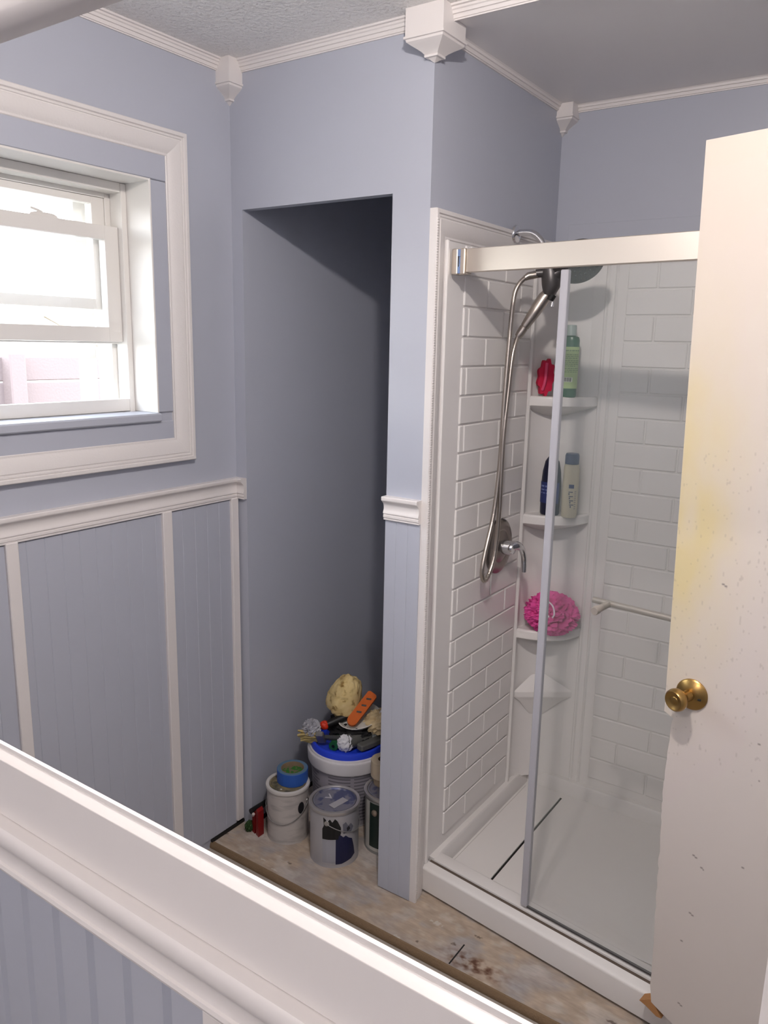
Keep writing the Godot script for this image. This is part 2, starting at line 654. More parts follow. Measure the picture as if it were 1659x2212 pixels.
# ---------------------------------------------------------------- trim
func build_trim():
	var up := Vector3.UP
	var cp := crown_profile()
	struct("trim_1", MB.new().run(cp, V(0, CEIL, 1.37), V(0, CEIL, 0.05), V(1, 0, 0), up), M.trim, "white crown moulding on top of the window wall", "crown moulding")
	struct("trim_2", MB.new().run(cp, V(0.05, CEIL, 0), V(X3 - 0.05, CEIL, 0), V(0, 0, 1), up), M.trim, "white crown moulding above the closet opening", "crown moulding")
	struct("trim_3", MB.new().run(cp, V(X3 + 0.05, CEIL, 0), V(2.12, CEIL, 0), V(0, 0, 1), up), M.trim, "white crown moulding crossing the ceiling in front of the shower alcove", "crown moulding")
	var t := 2.376
	struct("trim_4", MB.new().run(cp, V(X3, t, -0.05), V(X3, t, SD + 0.05), V(1, 0, 0), up), M.trim, "white crown moulding on the shower's short side wall", "crown moulding")
	struct("trim_5", MB.new().run(cp, V(X3 + 0.05, t, SD), V(2.12, t, SD), V(0, 0, 1), up), M.trim, "white crown moulding on the shower's back wall", "crown moulding")

	var b := MB.new()
	corner_block(b, V(0, CEIL, 0), Vector2(0, 0), Vector2(1, 1))
	tag(obj("corner_block", b, M.trim), "small white pendant corner block between window wall and closet wall", "corner block", "white pendant corner blocks")
	b = MB.new()
	corner_block(b, V(X3, CEIL, 0), Vector2(-1, -1), Vector2(1, 1))
	tag(obj("corner_block", b, M.trim), "largest white pendant corner block wrapping the outer corner by the shower", "corner block", "white pendant corner blocks")
	b = MB.new()
	corner_block(b, V(X3, CEIL, SD), Vector2(0, 0), Vector2(1, 1))
	tag(obj("corner_block", b, M.trim), "small white pendant corner block deep inside the shower alcove", "corner block", "white pendant corner blocks")

	# chair rails
	var rp := rail_profile()
	var cr := MB.new()
	cr.run(rp, V(0, 1.206, 1.37), V(0, 1.206, 0), V(1, 0, 0), up, Vector2.ZERO, Vector2(-1, 0))
	cr.run(rp, V(0, 1.206, 0), V(0.043, 1.206, 0), V(0, 0, 1), up, Vector2(1, 0), Vector2.ZERO)
	struct("trim_6", cr, M.trim, "white chair rail under the window ending at the closet opening", "chair rail")
	struct("trim_7", MB.new().run(rp, V(0.572, 1.218, 0), V(X3 + 0.001, 1.218, 0), V(0, 0, 1), up), M.trim, "short white piece of chair rail on the narrow wall end by the shower", "chair rail")
	# battens under the rail
	var i := 8
	for q in [[1.205, 0.036, "white vertical batten hidden low behind the frame, nearest the viewer"], [0.757, 0.032, "leftmost white vertical batten below the window"], [0.289, 0.034, "middle white vertical batten below the window corner"], [0.0215, 0.030, "white vertical batten in the corner beside the closet opening"]]:
		struct("trim_%d" % i, MB.new().bb(V(0, 0.02, q[0] - q[1] / 2), V(0.014, 1.142, q[0] + q[1] / 2), 0.002), M.trim, q[2], "batten")
		i += 1
	struct("trim_12", MB.new().bb(V(-0.005, -0.001, 0.0), V(0.009, 0.010, 0.15), 0.001).bb(V(0.030, -0.001, -1.0), V(0.052, 0.012, 0.02), 0.001), M.dark_gap, "black gap along the floor under the window wall panelling", "gap")

# ---------------------------------------------------------------- window
func build_window():
	var t := thing("window_1", "bright white vinyl single-hung window with its lower sash raised", "window", V(-0.10, 1.42, 0.75))
	t.set_meta("kind", "structure")
	var o := t.position
	var A := func(a: Vector3, b: Vector3, bev := 0.002) -> MB: return MB.new().bb(a - o, b - o, bev)
	# casing mitred round the opening
	var cp := casing_profile()
	var c := MB.new()
	var y0 := 1.283
	var y1 := 2.166
	var z0 := 0.181
	var z1 := 1.325
	c.run(cp, V(0, y0, z0) - o, V(0, y1, z0) - o, V(1, 0, 0), V(0, 0, 1), Vector2(0, 1), Vector2(0, -1))
	c.run(cp, V(0, y1, z0) - o, V(0, y1, z1) - o, V(1, 0, 0), V(0, -1, 0), Vector2(0, 1), Vector2(0, -1))
	c.run(cp, V(0, y1, z1) - o, V(0, y0, z1) - o, V(1, 0, 0), V(0, 0, -1), Vector2(0, 1), Vector2(0, -1))
	c.run(cp, V(0, y0, z1) - o, V(0, y0, z0) - o, V(1, 0, 0), V(0, 1, 0), Vector2(0, 1), Vector2(0, -1))
	obj("window_casing", c, M.casing, t)
	# flat blue boards between casing and opening
	obj("flat_board", A.call(V(0, 2.035, 0.247), V(0.0065, 2.102, 1.26)), M.blue, t)
	obj("flat_board", A.call(V(0, 1.4245, 0.247), V(0.0055, 2.034, 0.301)), M.blue, t)
	obj("flat_board", A.call(V(0, 1.4245, 1.199), V(0.0055, 2.034, 1.26)), M.blue, t)
	obj("flat_board", A.call(V(0, 1.345, 0.247), V(0.0055, 1.400, 1.26)), M.blue, t)
	obj("window_sill", A.call(V(-0.09, 1.400, 0.296), V(0.017, 1.4235, 1.20), 0.004), M.blue, t)
	# white jamb lining
	var j := MB.new()
	j.bb(V(-0.14, 1.4237, 0.2985) - o, V(0.0072, 2.0348, 0.304) - o, 0.001)
	j.bb(V(-0.14, 2.029, 0.304) - o, V(0.0070, 2.0346, 1.196) - o, 0.001)
	j.bb(V(-0.14, 1.4237, 1.196) - o, V(0.0072, 2.0348, 1.2015) - o, 0.001)
	obj("jamb", j, M.vinyl, t)
	# vinyl frame
	var f := MB.new()
	f.bb(V(-0.135, 1.420, 0.3045) - o, V(-0.088, 2.028, 0.322) - o)
	f.bb(V(-0.20, 1.420, 0.3045) - o, V(-0.136, 2.028, 0.338) - o)
	f.bb(V(-0.20, 1.420, 1.165) - o, V(-0.088, 2.028, 1.1945) - o)
	f.bb(V(-0.134, 2.004, 0.3225) - o, V(-0.0885, 2.0285, 1.1645) - o)
	f.bb(V(-0.199, 1.992, 0.3385) - o, V(-0.135, 2.0285, 1.1645) - o)
	f.bb(V(-0.199, 1.4245, 0.3225) - o, V(-0.105, 1.438, 1.1645) - o)
	f.bb(V(-0.104, 1.4245, 0.3225) - o, V(-0.0885, 1.459, 1.1645) - o)
	obj("window_frame", f, M.vinyl, t)
	# lower sash, raised
	var s := MB.new()
	s.bb(V(-0.132, 1.614, 0.323) - o, V(-0.105, 1.917, 0.366) - o)
	s.bb(V(-0.132, 1.614, 1.121) - o, V(-0.105, 1.917, 1.164) - o)
	s.bb(V(-0.1315, 1.881, 0.366) - o, V(-0.1052, 1.9168, 1.121) - o, 0.0005)
	s.bb(V(-0.1315, 1.6142, 0.366) - o, V(-0.1052, 1.653, 1.121) - o, 0.0005)
	s.bb(V(-0.130, 1.609, 0.33) - o, V(-0.112, 1.6138, 1.16) - o)
	obj("lower_sash", s, M.vinyl, t)
	var p := MB.new().bb(V(-0.120, 1.6535, 0.3665) - o, V(-0.117, 1.8805, 1.1205) - o, 0.0005)
	obj("pane", p, M.pane, t)
	# upper sash behind
	var u := MB.new()
	u.bb(V(-0.168, 1.70, 0.3385) - o, V(-0.140, 1.9915, 0.378) - o)
	u.bb(V(-0.168, 1.70, 1.125) - o, V(-0.140, 1.9915, 1.1645) - o)
	u.bb(V(-0.1675, 1.974, 0.378) - o, V(-0.1405, 1.9912, 1.125) - o, 0.0005)
	u.bb(V(-0.1675, 1.7003, 0.378) - o, V(-0.1405, 1.728, 1.125) - o, 0.0005)
	obj("upper_sash", u, M.vinyl, t)
	obj("pane", MB.new().bb(V(-0.156, 1.7285, 0.3785) - o, V(-0.153, 1.9735, 1.1245) - o, 0.0005), M.pane, t)
	# cam lock on the lower sash's top rail
	var k := MB.new()
	k.run(pv([0.498, 0, 0.578, 0, 0.572, 0.006, 0.560, 0.009, 0.528, 0.010, 0.512, 0.009, 0.504, 0.006]), V(-0.128, 1.9165, 0) - o, V(-0.108, 1.9165, 0) - o, V(0, 0, 1), Vector3.UP)
	k.tube([V(-0.118, 1.926, 0.538) - o, V(-0.116, 1.931, 0.552) - o, V(-0.112, 1.934, 0.572) - o], [0.005, 0.0035, 0.003], 8)
	obj("sash_lock", k, M.vinyl, t)
	# outer stops and storm frame
	var q := MB.new()
	q.bb(V(-0.215, 1.40, 0.342) - o, V(-0.201, 2.03, 0.392) - o)
	q.bb(V(-0.215, 1.40, 1.11) - o, V(-0.201, 2.03, 1.165) - o)
	q.bb(V(-0.2145, 1.99, 0.392) - o, V(-0.2015, 2.0295, 1.11) - o, 0.0005)
	q.bb(V(-0.2145, 1.4005, 0.392) - o, V(-0.2015, 1.435, 1.11) - o, 0.0005)
	obj("storm_frame", q, M.vinyl, t)

func build_outside():
	var gm := mat(Color(0.55, 0.53, 0.48), 0.95)
	bump(gm, 0.05, 0.8, 6.0, 55, 1.0)
	struct("ground", MB.new().bb(V(-40, -0.7, -40), V(-0.2, -0.6, 40), 0.01), gm, "pale ground outside the window, out of view", "ground")
	var wood := mat(Color(0.50, 0.44, 0.43), 0.9)
	bump(wood, 0.06, 0.25, 3.0, 61, 1.5)
	var t := thing("board_fence", "pale weathered board fence seen through the open lower part of the window", "fence", V(-2.7, -0.6, -1.2))
	var y := 0.02
	while y < 2.1:
		obj("fence_board", MB.new().box(V(0, y + 0.07, 0), V(0.03, 0.142, 6.4), 0.006), wood, t)
		y += 0.15
	for z in [-2.8, -1.35, 0.35, 1.9, 3.1]:
		obj("fence_post", MB.new().box(V(0.05, 1.06, z), V(0.10, 2.15, 0.10), 0.008), wood, t)
	var hm := mat(Color(0.90, 0.87, 0.84), 0.8)
	var rm := mat(Color(0.90, 0.85, 0.80), 0.9)
	var h := thing("neighbour_house", "overexposed gabled house beyond the fence, faint through the raised sash", "house", V(-11.0, -0.6, -6.3))
	var hw := MB.new()
	hw.run(pv([-3.0, 0, 3.0, 0, 3.0, 1.2, 0, 2.62, -3.0, 1.2]), V(-6, 0, 0), V(0, 0, 0), V(0, 0, 1), Vector3.UP)
	obj("house_wall", hw, hm, h)
	var hr := MB.new()
	for s in [-1.0, 1.0]:
		hr.run(pv([0, 2.63, 3.25 * s, 1.10, 3.25 * s, 1.20, 0, 2.74]), V(-6.2, 0, 0), V(0.3, 0, 0), V(0, 0, 1), Vector3.UP)
	obj("roof", hr, rm, h)

# ---------------------------------------------------------------- near wall and frame
func build_near_side():
	var w := MB.new()
	# opening x 0.80..1.775, y 1.20..1.86
	w.bb(V(0, -0.06, 1.372), V(2.12, 1.20, ZN))
	w.bb(V(0, 1.86, 1.372), V(2.12, 2.5, ZN))
	w.bb(V(0, 1.20, 1.372), V(0.80, 1.86, ZN))
	w.bb(V(1.775, 1.20, 1.372), V(2.12, 1.86, ZN))
	struct("wall_near", w, M.blue, "blue-grey beadboard wall below the frame in the bottom left corner", "wall")
	var n: Node3D = get_node("wall_near")
	var pm: Mesh = MB.new().box(Vector3.ZERO, V(0.0480, 1.15, 0.011), 0.0050).mesh()
	for k in range(-9, 13):
		var o := put("plank", pm, M.blue, n)
		o.position = V(1.142 + 0.0488 * (k + 0.5), 0.572, ZN + 0.002)
	var t := thing("mirror_frame", "wide white painted frame slanting across the bottom left foreground", "frame", V(1.27, 1.206, ZN))
	var o2 := t.position
	var lip := pv([0, 0, 0.019, 0, 0.019, 0.0540, 0.0185, 0.0550, 0.0130, 0.0605, 0.0122, 0.0605, 0.0120, 0.0640, 0.0110, 0.0640, 0.0060, 0.0560, 0, 0.055])
	# the profile climbs from the outer edge to the inner edge
	var top_lip := pv([0, 0, 0.019, 0, 0.019, 0.0545, 0.0178, 0.0575, 0.0150, 0.0605, 0.0110, 0.0632, 0.0060, 0.0650, 0, 0.0655])
	var x0 := 0.78
	var x1 := 1.8040
	var yb := 1.2065
	var yt := 1.8880
	obj("frame_rail", MB.new().run(lip, V(x0, yb, ZN) - o2, V(x1, yb, ZN) - o2, V(0, 0, 1), V(0, 1, 0), Vector2(0, 1), Vector2(0, -1)), M.trim, t)
	obj("frame_rail", MB.new().run(top_lip, V(x0, yt, ZN) - o2, V(x1, yt, ZN) - o2, V(0, 0, 1), V(0, -1, 0), Vector2(0, 1), Vector2(0, -1)), M.trim, t)
	obj("frame_stile", MB.new().run(lip, V(x0, yb, ZN) - o2, V(x0, yt, ZN) - o2, V(0, 0, 1), V(1, 0, 0), Vector2(0, 1), Vector2(0, -1)), M.trim, t)
	obj("frame_stile", MB.new().run(lip, V(x1, yb, ZN) - o2, V(x1, yt, ZN) - o2, V(0, 0, 1), V(-1, 0, 0), Vector2(0, 1), Vector2(0, -1)), M.trim, t)
	# chair rail carrying the frame
	var cr := pv([0, 0, 0.030, 0, 0.0325, -0.002, 0.0340, -0.006, 0.0340, -0.012, 0.0320, -0.017, 0.0275, -0.022, 0.0235, -0.028, 0.0215, -0.034, 0.0210, -0.041, 0.0222, -0.045, 0.0245, -0.046, 0.0255, -0.049, 0.0245, -0.052, 0.021, -0.054, 0, -0.054])
	struct("trim_13", MB.new().run(cr, V(0, 1.206, ZN), V(2.12, 1.206, ZN), V(0, 0, 1), Vector3.UP), M.trim, "broad white chair rail under the frame in the bottom left foreground", "chair rail")
	struct("trim_14", MB.new().bb(V(1.387, 0.0, ZN), V(1.425, 1.1495, ZN + 0.018), 0.003).bb(V(1.391, 0.0, ZN + 0.017), V(1.421, 1.1495, ZN + 0.0205), 0.002), M.trim, "white batten just entering the bottom edge of the picture under the chair rail", "batten")

# ---------------------------------------------------------------- shower
const FB := Vector3(0.688, 0, -0.058)          # left end of the curb's foot
const FU := Vector3(0.99288, 0, 0.11908)       # along the curb
const FN := Vector3(-0.11908, 0, 0.99288)      # out of the shower

func sf(s: float, y: float, o: float) -> Vector3:
	return FB + FU * s + FN * o + Vector3.UP * y

func sbox(mb: MB, s0: float, s1: float, y0: float, y1: float, o0: float, o1: float, bev := 0.002, org := Vector3.ZERO) -> MB:
	var xf := Transform3D(Basis(FU, Vector3.UP, FN), FB - org)
	mb.box(V((s0 + s1) / 2, (y0 + y1) / 2, (o0 + o1) / 2), V(s1 - s0, y1 - y0, abs(o1 - o0)), bev, xf)
	return mb

func build_shower():
	# casing round the surround, mitred at its top corner
	var cp := casing_profile()
	var c := thing("shower_casing", "white ridged casing edging the tiled shower wall", "casing", V(X3, 0, 0))
	var cv := MB.new().run(cp, V(0, 0, 0), V(0, 1.954, 0), V(1, 0, 0), V(0, 0, -1), Vector2.ZERO, Vector2(0, -1))
	obj("casing_upright", cv, M.casing, c)
	obj("casing_head", MB.new().run(cp, V(0, 1.954, 0), V(0, 1.954, -0.78), V(1, 0, 0), V(0, -1, 0), Vector2(0, 1), Vector2.ZERO), M.casing, c)
	var beads := MB.new()
	for k in 300:
		beads.box(V(0.0212, 0.03 + k * 0.00635, -0.0058), V(0.0025, 0.0056, 0.0085), 0.0011)
	var bo := obj("bead_edge", beads, M.casing, c)
	bo.set_meta("kind", "stuff")

	var t := thing("shower_surround", "white subway-tile patterned shower surround with a column of corner shelves", "shower wall", V(X3, 0.09, SD))
	var o := t.position
	var sp := MB.new()
	sp.bb(V(X3, 0.085, -0.066) - o, V(X3 + 0.006, 1.90, SD) - o)
	obj("side_panel", sp, M.acrylic, t)
	obj("edge_flange", MB.new().bb(V(X3, 0.085, -0.070) - o, V(X3 + 0.013, 1.888, -0.086) - o, 0.004), M.acrylic, t)
	var bp := MB.new()
	bp.bb(V(X3, 0.085, SD) - o, V(2.12, 1.90, SD + 0.006) - o)
	obj("back_panel", bp, M.acrylic, t)
	# moulded tiles
	var cache := {}
	for row in 22:
		var yt := 1.886 - 0.080 * row
		var ofs := 0.0 if row % 2 == 0 else 0.108
		var cuts := [-0.172]
		for j in 5:
			var zz := -0.200 - 0.2165 * j + (0.108 if row % 2 == 1 else 0.0)
			if zz < -0.185 and zz > -0.60:
				cuts.append(zz)
		cuts.append(-0.612)
		for j in cuts.size() - 1:
			var wd: float = cuts[j] - cuts[j + 1]
			var key := "s%.3f" % wd
			if not cache.has(key):
				cache[key] = MB.new().box(Vector3.ZERO, V(0.010, 0.0752, wd - 0.0048), 0.0026).mesh()
			var q := put("tile", cache[key], M.acrylic, t)
			q.position = V(X3 + 0.0055, yt - 0.040, (cuts[j] + cuts[j + 1]) / 2) - o
		var bc := [0.936]
		for j in 4:
			var xx := 1.031 + 0.2165 * j + (0.108 if row % 2 == 1 else 0.0)
			if xx < 1.62:
				bc.append(xx)
		bc.append(1.66)
		for j in bc.size() - 1:
			var wd2: float = bc[j + 1] - bc[j]
			var key2 := "b%.3f" % wd2
			if not cache.has(key2):
				cache[key2] = MB.new().box(Vector3.ZERO, V(wd2 - 0.0048, 0.0752, 0.010), 0.0026).mesh()
			var q2 := put("tile", cache[key2], M.acrylic, t)
			q2.position = V((bc[j] + bc[j + 1]) / 2, yt - 0.040, SD + 0.0055) - o
	# hollow corner column
	var ring := []
	for k in 13:
		var a := PI / 2 * k / 12.0
		ring.append(Vector2(0.87 - 0.183 * cos(a), -0.63 - 0.154 * sin(a)))
	ring.append(Vector2(X3, SD))
	ring.reverse()
	var r0 := []
	var r1 := []
	for q in ring:
		r0.append(V(q.x, 0.085, q.y) - o)
		r1.append(V(q.x, 1.89, q.y) - o)
	obj("corner_column", MB.new().loft([r0, r1], 30.0), M.acrylic, t)
	var lips := MB.new()
	lips.bb(V(X3, 0.085, -0.622) - o, V(X3 + 0.014, 1.89, -0.640) - o, 0.005)
	lips.bb(V(0.868, 0.085, SD) - o, V(0.880, 1.89, SD + 0.011) - o, 0.004)
	lips.bb(V(0.898, 0.085, SD) - o, V(0.908, 1.89, SD + 0.011) - o, 0.004)
	obj("column_edge", lips, M.acrylic, t)
	for y in [1.468, 1.077, 0.674]:
		var rings := []
		for lv in [[-0.075, 0.30], [-0.055, 0.62], [-0.040, 0.86], [-0.032, 0.975], [-0.028, 1.0], [-0.004, 1.0], [0.0, 0.98], [0.002, 0.95], [0.002, 0.93], [-0.001, 0.90]]:
			var rr := [V(X3, y + lv[0], SD) - o]
			for k in 17:
				var a2 := PI / 2 * k / 16.0
				rr.append(V(X3 + 0.186 * lv[1] * cos(a2), y + lv[0], SD + 0.160 * lv[1] * sin(a2)) - o)
			rings.append(rr)
		obj("corner_shelf", MB.new().loft(rings, 45.0), M.acrylic, t)
	var fr := []
	for lv in [[-0.15, 0.25], [-0.06, 0.72], [-0.026, 0.96], [-0.018, 1.0], [-0.003, 1.0], [0.0, 0.985]]:
		var pk := V(0.734, 0.496 + lv[0], -0.745)
		fr.append([pk - o, pk + V(0.122, -0.066, -0.036) * lv[1] - o, pk + V(0.110, -0.066, -0.024) * lv[1] - o, pk + V(-0.030, -0.066, 0.082) * lv[1] - o, pk + V(-0.045, -0.066, 0.090) * lv[1] - o])
	obj("foot_rest", MB.new().loft(fr, 40.0), M.acrylic, t)

	# pan
	var p := thing("shower_pan", "white low shower pan with a slightly skewed front curb", "shower base", V(1.2, 0, -0.4))
	var po := p.position
	var curb := pv([0.0, 0.010, 0.0, 0.076, -0.003, 0.082, -0.010, 0.086, -0.031, 0.088, -0.032, 0.083, -0.042, 0.083, -0.043, 0.091, -0.082, 0.093, -0.090, 0.088, -0.100, 0.052, -0.100, 0.010])
	obj("curb", MB.new().run(curb, sf(0, 0, 0) - po, sf(1.42, 0, 0) - po, FN, Vector3.UP, Vector2(-0.12, 0), Vector2.ZERO), M.pan, p)
	obj("caulk_line", sbox(MB.new(), 0.006, 1.42, 0.082, 0.0870, -0.0318, -0.0422, 0.0005, po), M.tan_line, p)
	var fl := MB.new()
	fl.bb(V(X3, 0.008, SD) - po, V(2.12, 0.048, -0.12) - po)
	obj("pan_floor", fl, M.pan, p)
	var rim := MB.new()
	var rpf := pv([0, 0.04, 0, 0.096, 0.022, 0.094, 0.028, 0.088, 0.038, 0.047, 0.038, 0.04])
	rim.run(rpf, V(X3, 0, -0.10) - po, V(X3, 0, SD) - po, V(1, 0, 0), Vector3.UP)
	rim.run(rpf, V(X3, 0, SD) - po, V(2.12, 0, SD) - po, V(0, 0, 1), Vector3.UP)
	obj("rim", rim, M.pan, p)
	# drain cover: a long plate set in the floor, its joint open along two sides
	obj("drain_gap", MB.new().bb(V(0.731, 0.046, -0.715) - po, V(0.872, 0.0492, -0.155) - po, 0.0002), M.dark_gap, p)
	obj("drain_cover", MB.new().bb(V(0.7335, 0.046, -0.713) - po, V(0.8665, 0.0535, -0.160) - po, 0.0015), M.pan, p)

	# sliding glass panel
	var g := thing("glass_door", "clear sliding glass shower panel with a pale edge seal", "shower door", sf(0.80, 0.1, -0.052))
	var go := g.position
	obj("glass_panel", sbox(MB.new(), 0.336, 1.40, 0.100, 1.815, -0.048, -0.056, 0.0008, go), M.shower_glass, g)
	obj("edge_seal", sbox(MB.new(), 0.319, 0.339, 0.100, 1.802, -0.044, -0.060, 0.002, go), M.plastic_seal, g)
	obj("bottom_sweep", sbox(MB.new(), 0.336, 1.40, 0.095, 0.102, -0.049, -0.055, 0.001, go), M.gunmetal, g)
	var hb := MB.new()
	var hy := 1.006
	hb.tube([sf(0.440, hy + 0.001, -0.098) - go, sf(1.06, hy + 0.001, -0.098) - go], 0.008, 14)
	var bar_metal := mat(Color(0.74, 0.70, 0.66), 0.38, 0.55)
	obj("towel_bar", hb, bar_metal, g)
	for s in [0.482, 1.02]:
		var hp := MB.new()
		hp.tube([sf(s, hy, -0.094) - go, sf(s, hy, -0.034) - go], 0.0085, 14)
		hp.tube([sf(s, hy, -0.036) - go, sf(s, hy, -0.022) - go, sf(s, hy, -0.0195) - go], [0.0105, 0.0105, 0.009], 16)
		obj("bar_post", hp, bar_metal, g)

	# header bar
	var r := thing("shower_rail", "flat brushed nickel header rail spanning the top of the shower", "rail", sf(0.7, 1.81, -0.04))
	var ro := r.position
	obj("rail_bar", sbox(MB.new(), 0.048, 1.42, 1.8075, 1.8655, -0.040, -0.060, 0.0015, ro), M.nickel, r)
	var k := MB.new()
	sbox(k, 0.006, 0.024, 1.803, 1.8665, -0.034, -0.066, 0.002, ro)
	sbox(k, 0.033, 0.047, 1.803, 1.8665, -0.034, -0.066, 0.002, ro)
	sbox(k, 0.006, 0.047, 1.803, 1.8665, -0.046, -0.066, 0.001, ro)
	obj("wall_bracket", k, M.nickel, r)
	var bc2 := MB.new()
	sbox(bc2, 0.0235, 0.0335, 1.805, 1.822, -0.037, -0.047, 0.001, ro)
	sbox(bc2, 0.0235, 0.0335, 1.847, 1.8645, -0.037, -0.047, 0.001, ro)
	sbox(bc2, 0.026, 0.031, 1.82, 1.85, -0.039, -0.047, 0.001, ro)
	obj("bracket_insert", bc2, M.blue_clip, r)

# ---------------------------------------------------------------- shower fittings
func axis_xf(at: Vector3, axis: Vector3) -> Transform3D:
	var y := axis.normalized()
	var x := y.cross(Vector3.FORWARD if abs(y.z) < 0.9 else Vector3.RIGHT).normalized()
	return Transform3D(Basis(x, y, x.cross(y)), at)

func smooth(pts: Array, n := 6) -> Array:
	var c := Curve3D.new()
	for i in pts.size():
		var a: Vector3 = pts[max(i - 1, 0)]
		var b: Vector3 = pts[min(i + 1, pts.size() - 1)]
		var h := (b - a) / 6.0
		c.add_point(pts[i], -h, h)
	var out := []
	for i in pts.size() - 1:
		for j in n:
			out.append(c.sample(i, float(j) / n))
	out.append(pts[-1])
	return out

func build_fixtures():
	var t := thing("shower_fixture", "nickel shower head with hand wand and ribbed hose hanging on the side wall", "shower head", V(X3, 1.945, -0.45))
	var o := t.position
	var a := MB.new()
	a.lathe([Vector2(0, 0), Vector2(0.026, 0), Vector2(0.024, 0.006), Vector2(0.014, 0.011), Vector2(0, 0.011)], 24, axis_xf(V(X3 + 0.018, 1.945, -0.45) - o, V(1, 0, 0)))
	a.tube(smooth([V(X3 - 0.002, 1.945, -0.45) - o, V(0.735, 1.948, -0.45) - o, V(0.765, 1.94, -0.45) - o, V(0.79, 1.915, -0.45) - o, V(0.812, 1.865, -0.45) - o]), 0.0095, 14)
	obj("shower_arm", a, M.chrome, t)
	var b := MB.new()
	b.tube([V(0.808, 1.872, -0.45) - o, V(0.818, 1.835, -0.452) - o, V(0.822, 1.80, -0.455) - o, V(0.816, 1.772, -0.455) - o], [0.017, 0.027, 0.028, 0.017], 20)
	b.tube([V(0.82, 1.82, -0.452) - o, V(0.885, 1.878, -0.475) - o], [0.024, 0.018], 16)
	b.tube([V(0.812, 1.835, -0.448) - o, V(0.782, 1.83, -0.432) - o], [0.013, 0.012], 12)
	obj("diverter", b, M.gunmetal, t)
	obj("wand_socket", MB.new().tube([V(0.826, 1.772, -0.455) - o, V(0.821, 1.757, -0.452) - o], [0.013, 0.010], 12), M.black, t)
	obj("knob", MB.new().tube([V(0.829, 1.752, -0.452) - o, V(0.829, 1.738, -0.450) - o], [0.005, 0.006], 10), M.chrome, t)
	var h := MB.new()
	var ax := V(0.45, -0.66, 0.60)
	h.lathe([Vector2(0, -0.030), Vector2(0.016, -0.030), Vector2(0.02, -0.022), Vector2(0.055, -0.014), Vector2(0.071, -0.004), Vector2(0.072, 0.005), Vector2(0.069, 0.009), Vector2(0.064, 0.008), Vector2(0, 0.008)], 40, axis_xf(V(0.897, 1.862, -0.460) - o, ax))
	obj("spray_disc", h, M.gunmetal, t)
	var nz := MB.new()
	var nx := axis_xf(V(0.897, 1.862, -0.460) - o, ax)
	for ringk in [[1, 0.0], [6, 0.014], [12, 0.028], [18, 0.042], [24, 0.056]]:
		for k in ringk[0]:
			var an: float = TAU * k / ringk[0]
			nz.lathe([Vector2(0, 0.007), Vector2(0.0036, 0.007), Vector2(0.0028, 0.0115), Vector2(0, 0.0115)], 6, nx * Transform3D(Basis.IDENTITY, V(ringk[1] * cos(an), 0, ringk[1] * sin(an))))
	obj("nozzles", nz, M.nozzle, t).set_meta("kind", "stuff")
	var w := MB.new()
	w.tube([V(0.815, 1.782, -0.460) - o, V(0.802, 1.765, -0.455) - o, V(0.788, 1.738, -0.446) - o, V(0.772, 1.708, -0.436) - o, V(0.758, 1.682, -0.428) - o, V(0.7565, 1.680, -0.427) - o, V(0.7555, 1.678, -0.4265) - o, V(0.747, 1.660, -0.420) - o, V(0.742, 1.652, -0.417) - o], [0.015, 0.0185, 0.018, 0.0158, 0.0130, 0.0110, 0.0128, 0.0118, 0.0095], 18)
	obj("hand_wand", w, M.satin, t)
	var path := smooth([V(0.785, 1.829, -0.434), V(0.762, 1.822, -0.418), V(0.745, 1.797, -0.398), V(0.737, 1.755, -0.388), V(0.735, 1.635, -0.378), V(0.735, 1.475, -0.366), V(0.735, 1.284, -0.358), V(0.733, 1.132, -0.338), V(0.735, 1.028, -0.292), V(0.735, 0.965, -0.275), V(0.735, 0.934, -0.294), V(0.735, 0.955, -0.328), V(0.737, 1.015, -0.353), V(0.741, 1.143, -0.358), V(0.741, 1.352, -0.360), V(0.740, 1.488, -0.378), V(0.740, 1.60, -0.395), V(0.743, 1.655, -0.417)], 5)
	var hp := []
	var rr := []
	# ribbed: resample and let the radius pulse
	var cv := Curve3D.new()
	for q in path:
		cv.add_point(q - o)
	var ln := cv.get_baked_length()
	var steps := int(ln / 0.0026)
	for k in steps + 1:
		hp.append(cv.sample_baked(ln * k / steps))
		rr.append(0.0076 if k % 2 == 0 else 0.0064)
	obj("hose", MB.new().tube(hp, rr, 8, 70.0), M.satin, t)
	obj("hose_end", MB.new().tube([V(0.787, 1.8295, -0.435) - o, V(0.764, 1.823, -0.419) - o, V(0.757, 1.817, -0.413) - o], [0.011, 0.0105, 0.008], 12), M.satin, t)

	var vl := thing("shower_valve", "round nickel shower valve plate with a curved chrome lever", "shower valve", V(X3 + 0.009, 1.003, -0.457))
	var plate := mat(Color(0.56, 0.53, 0.51), 0.30, 1.0)
	obj("valve_plate", MB.new().lathe([Vector2(0, 0), Vector2(0.089, 0), Vector2(0.088, 0.006), Vector2(0.076, 0.013), Vector2(0.058, 0.014), Vector2(0.052, 0.011), Vector2(0.046, 0.013), Vector2(0.030, 0.020), Vector2(0, 0.021)], 48, axis_xf(Vector3.ZERO, V(1, 0, 0))), plate, vl)
	obj("hub", MB.new().lathe([Vector2(0, 0.015), Vector2(0.024, 0.015), Vector2(0.022, 0.045), Vector2(0.018, 0.056), Vector2(0, 0.060)], 28, axis_xf(Vector3.ZERO, V(1, 0, 0))), M.chrome, vl)
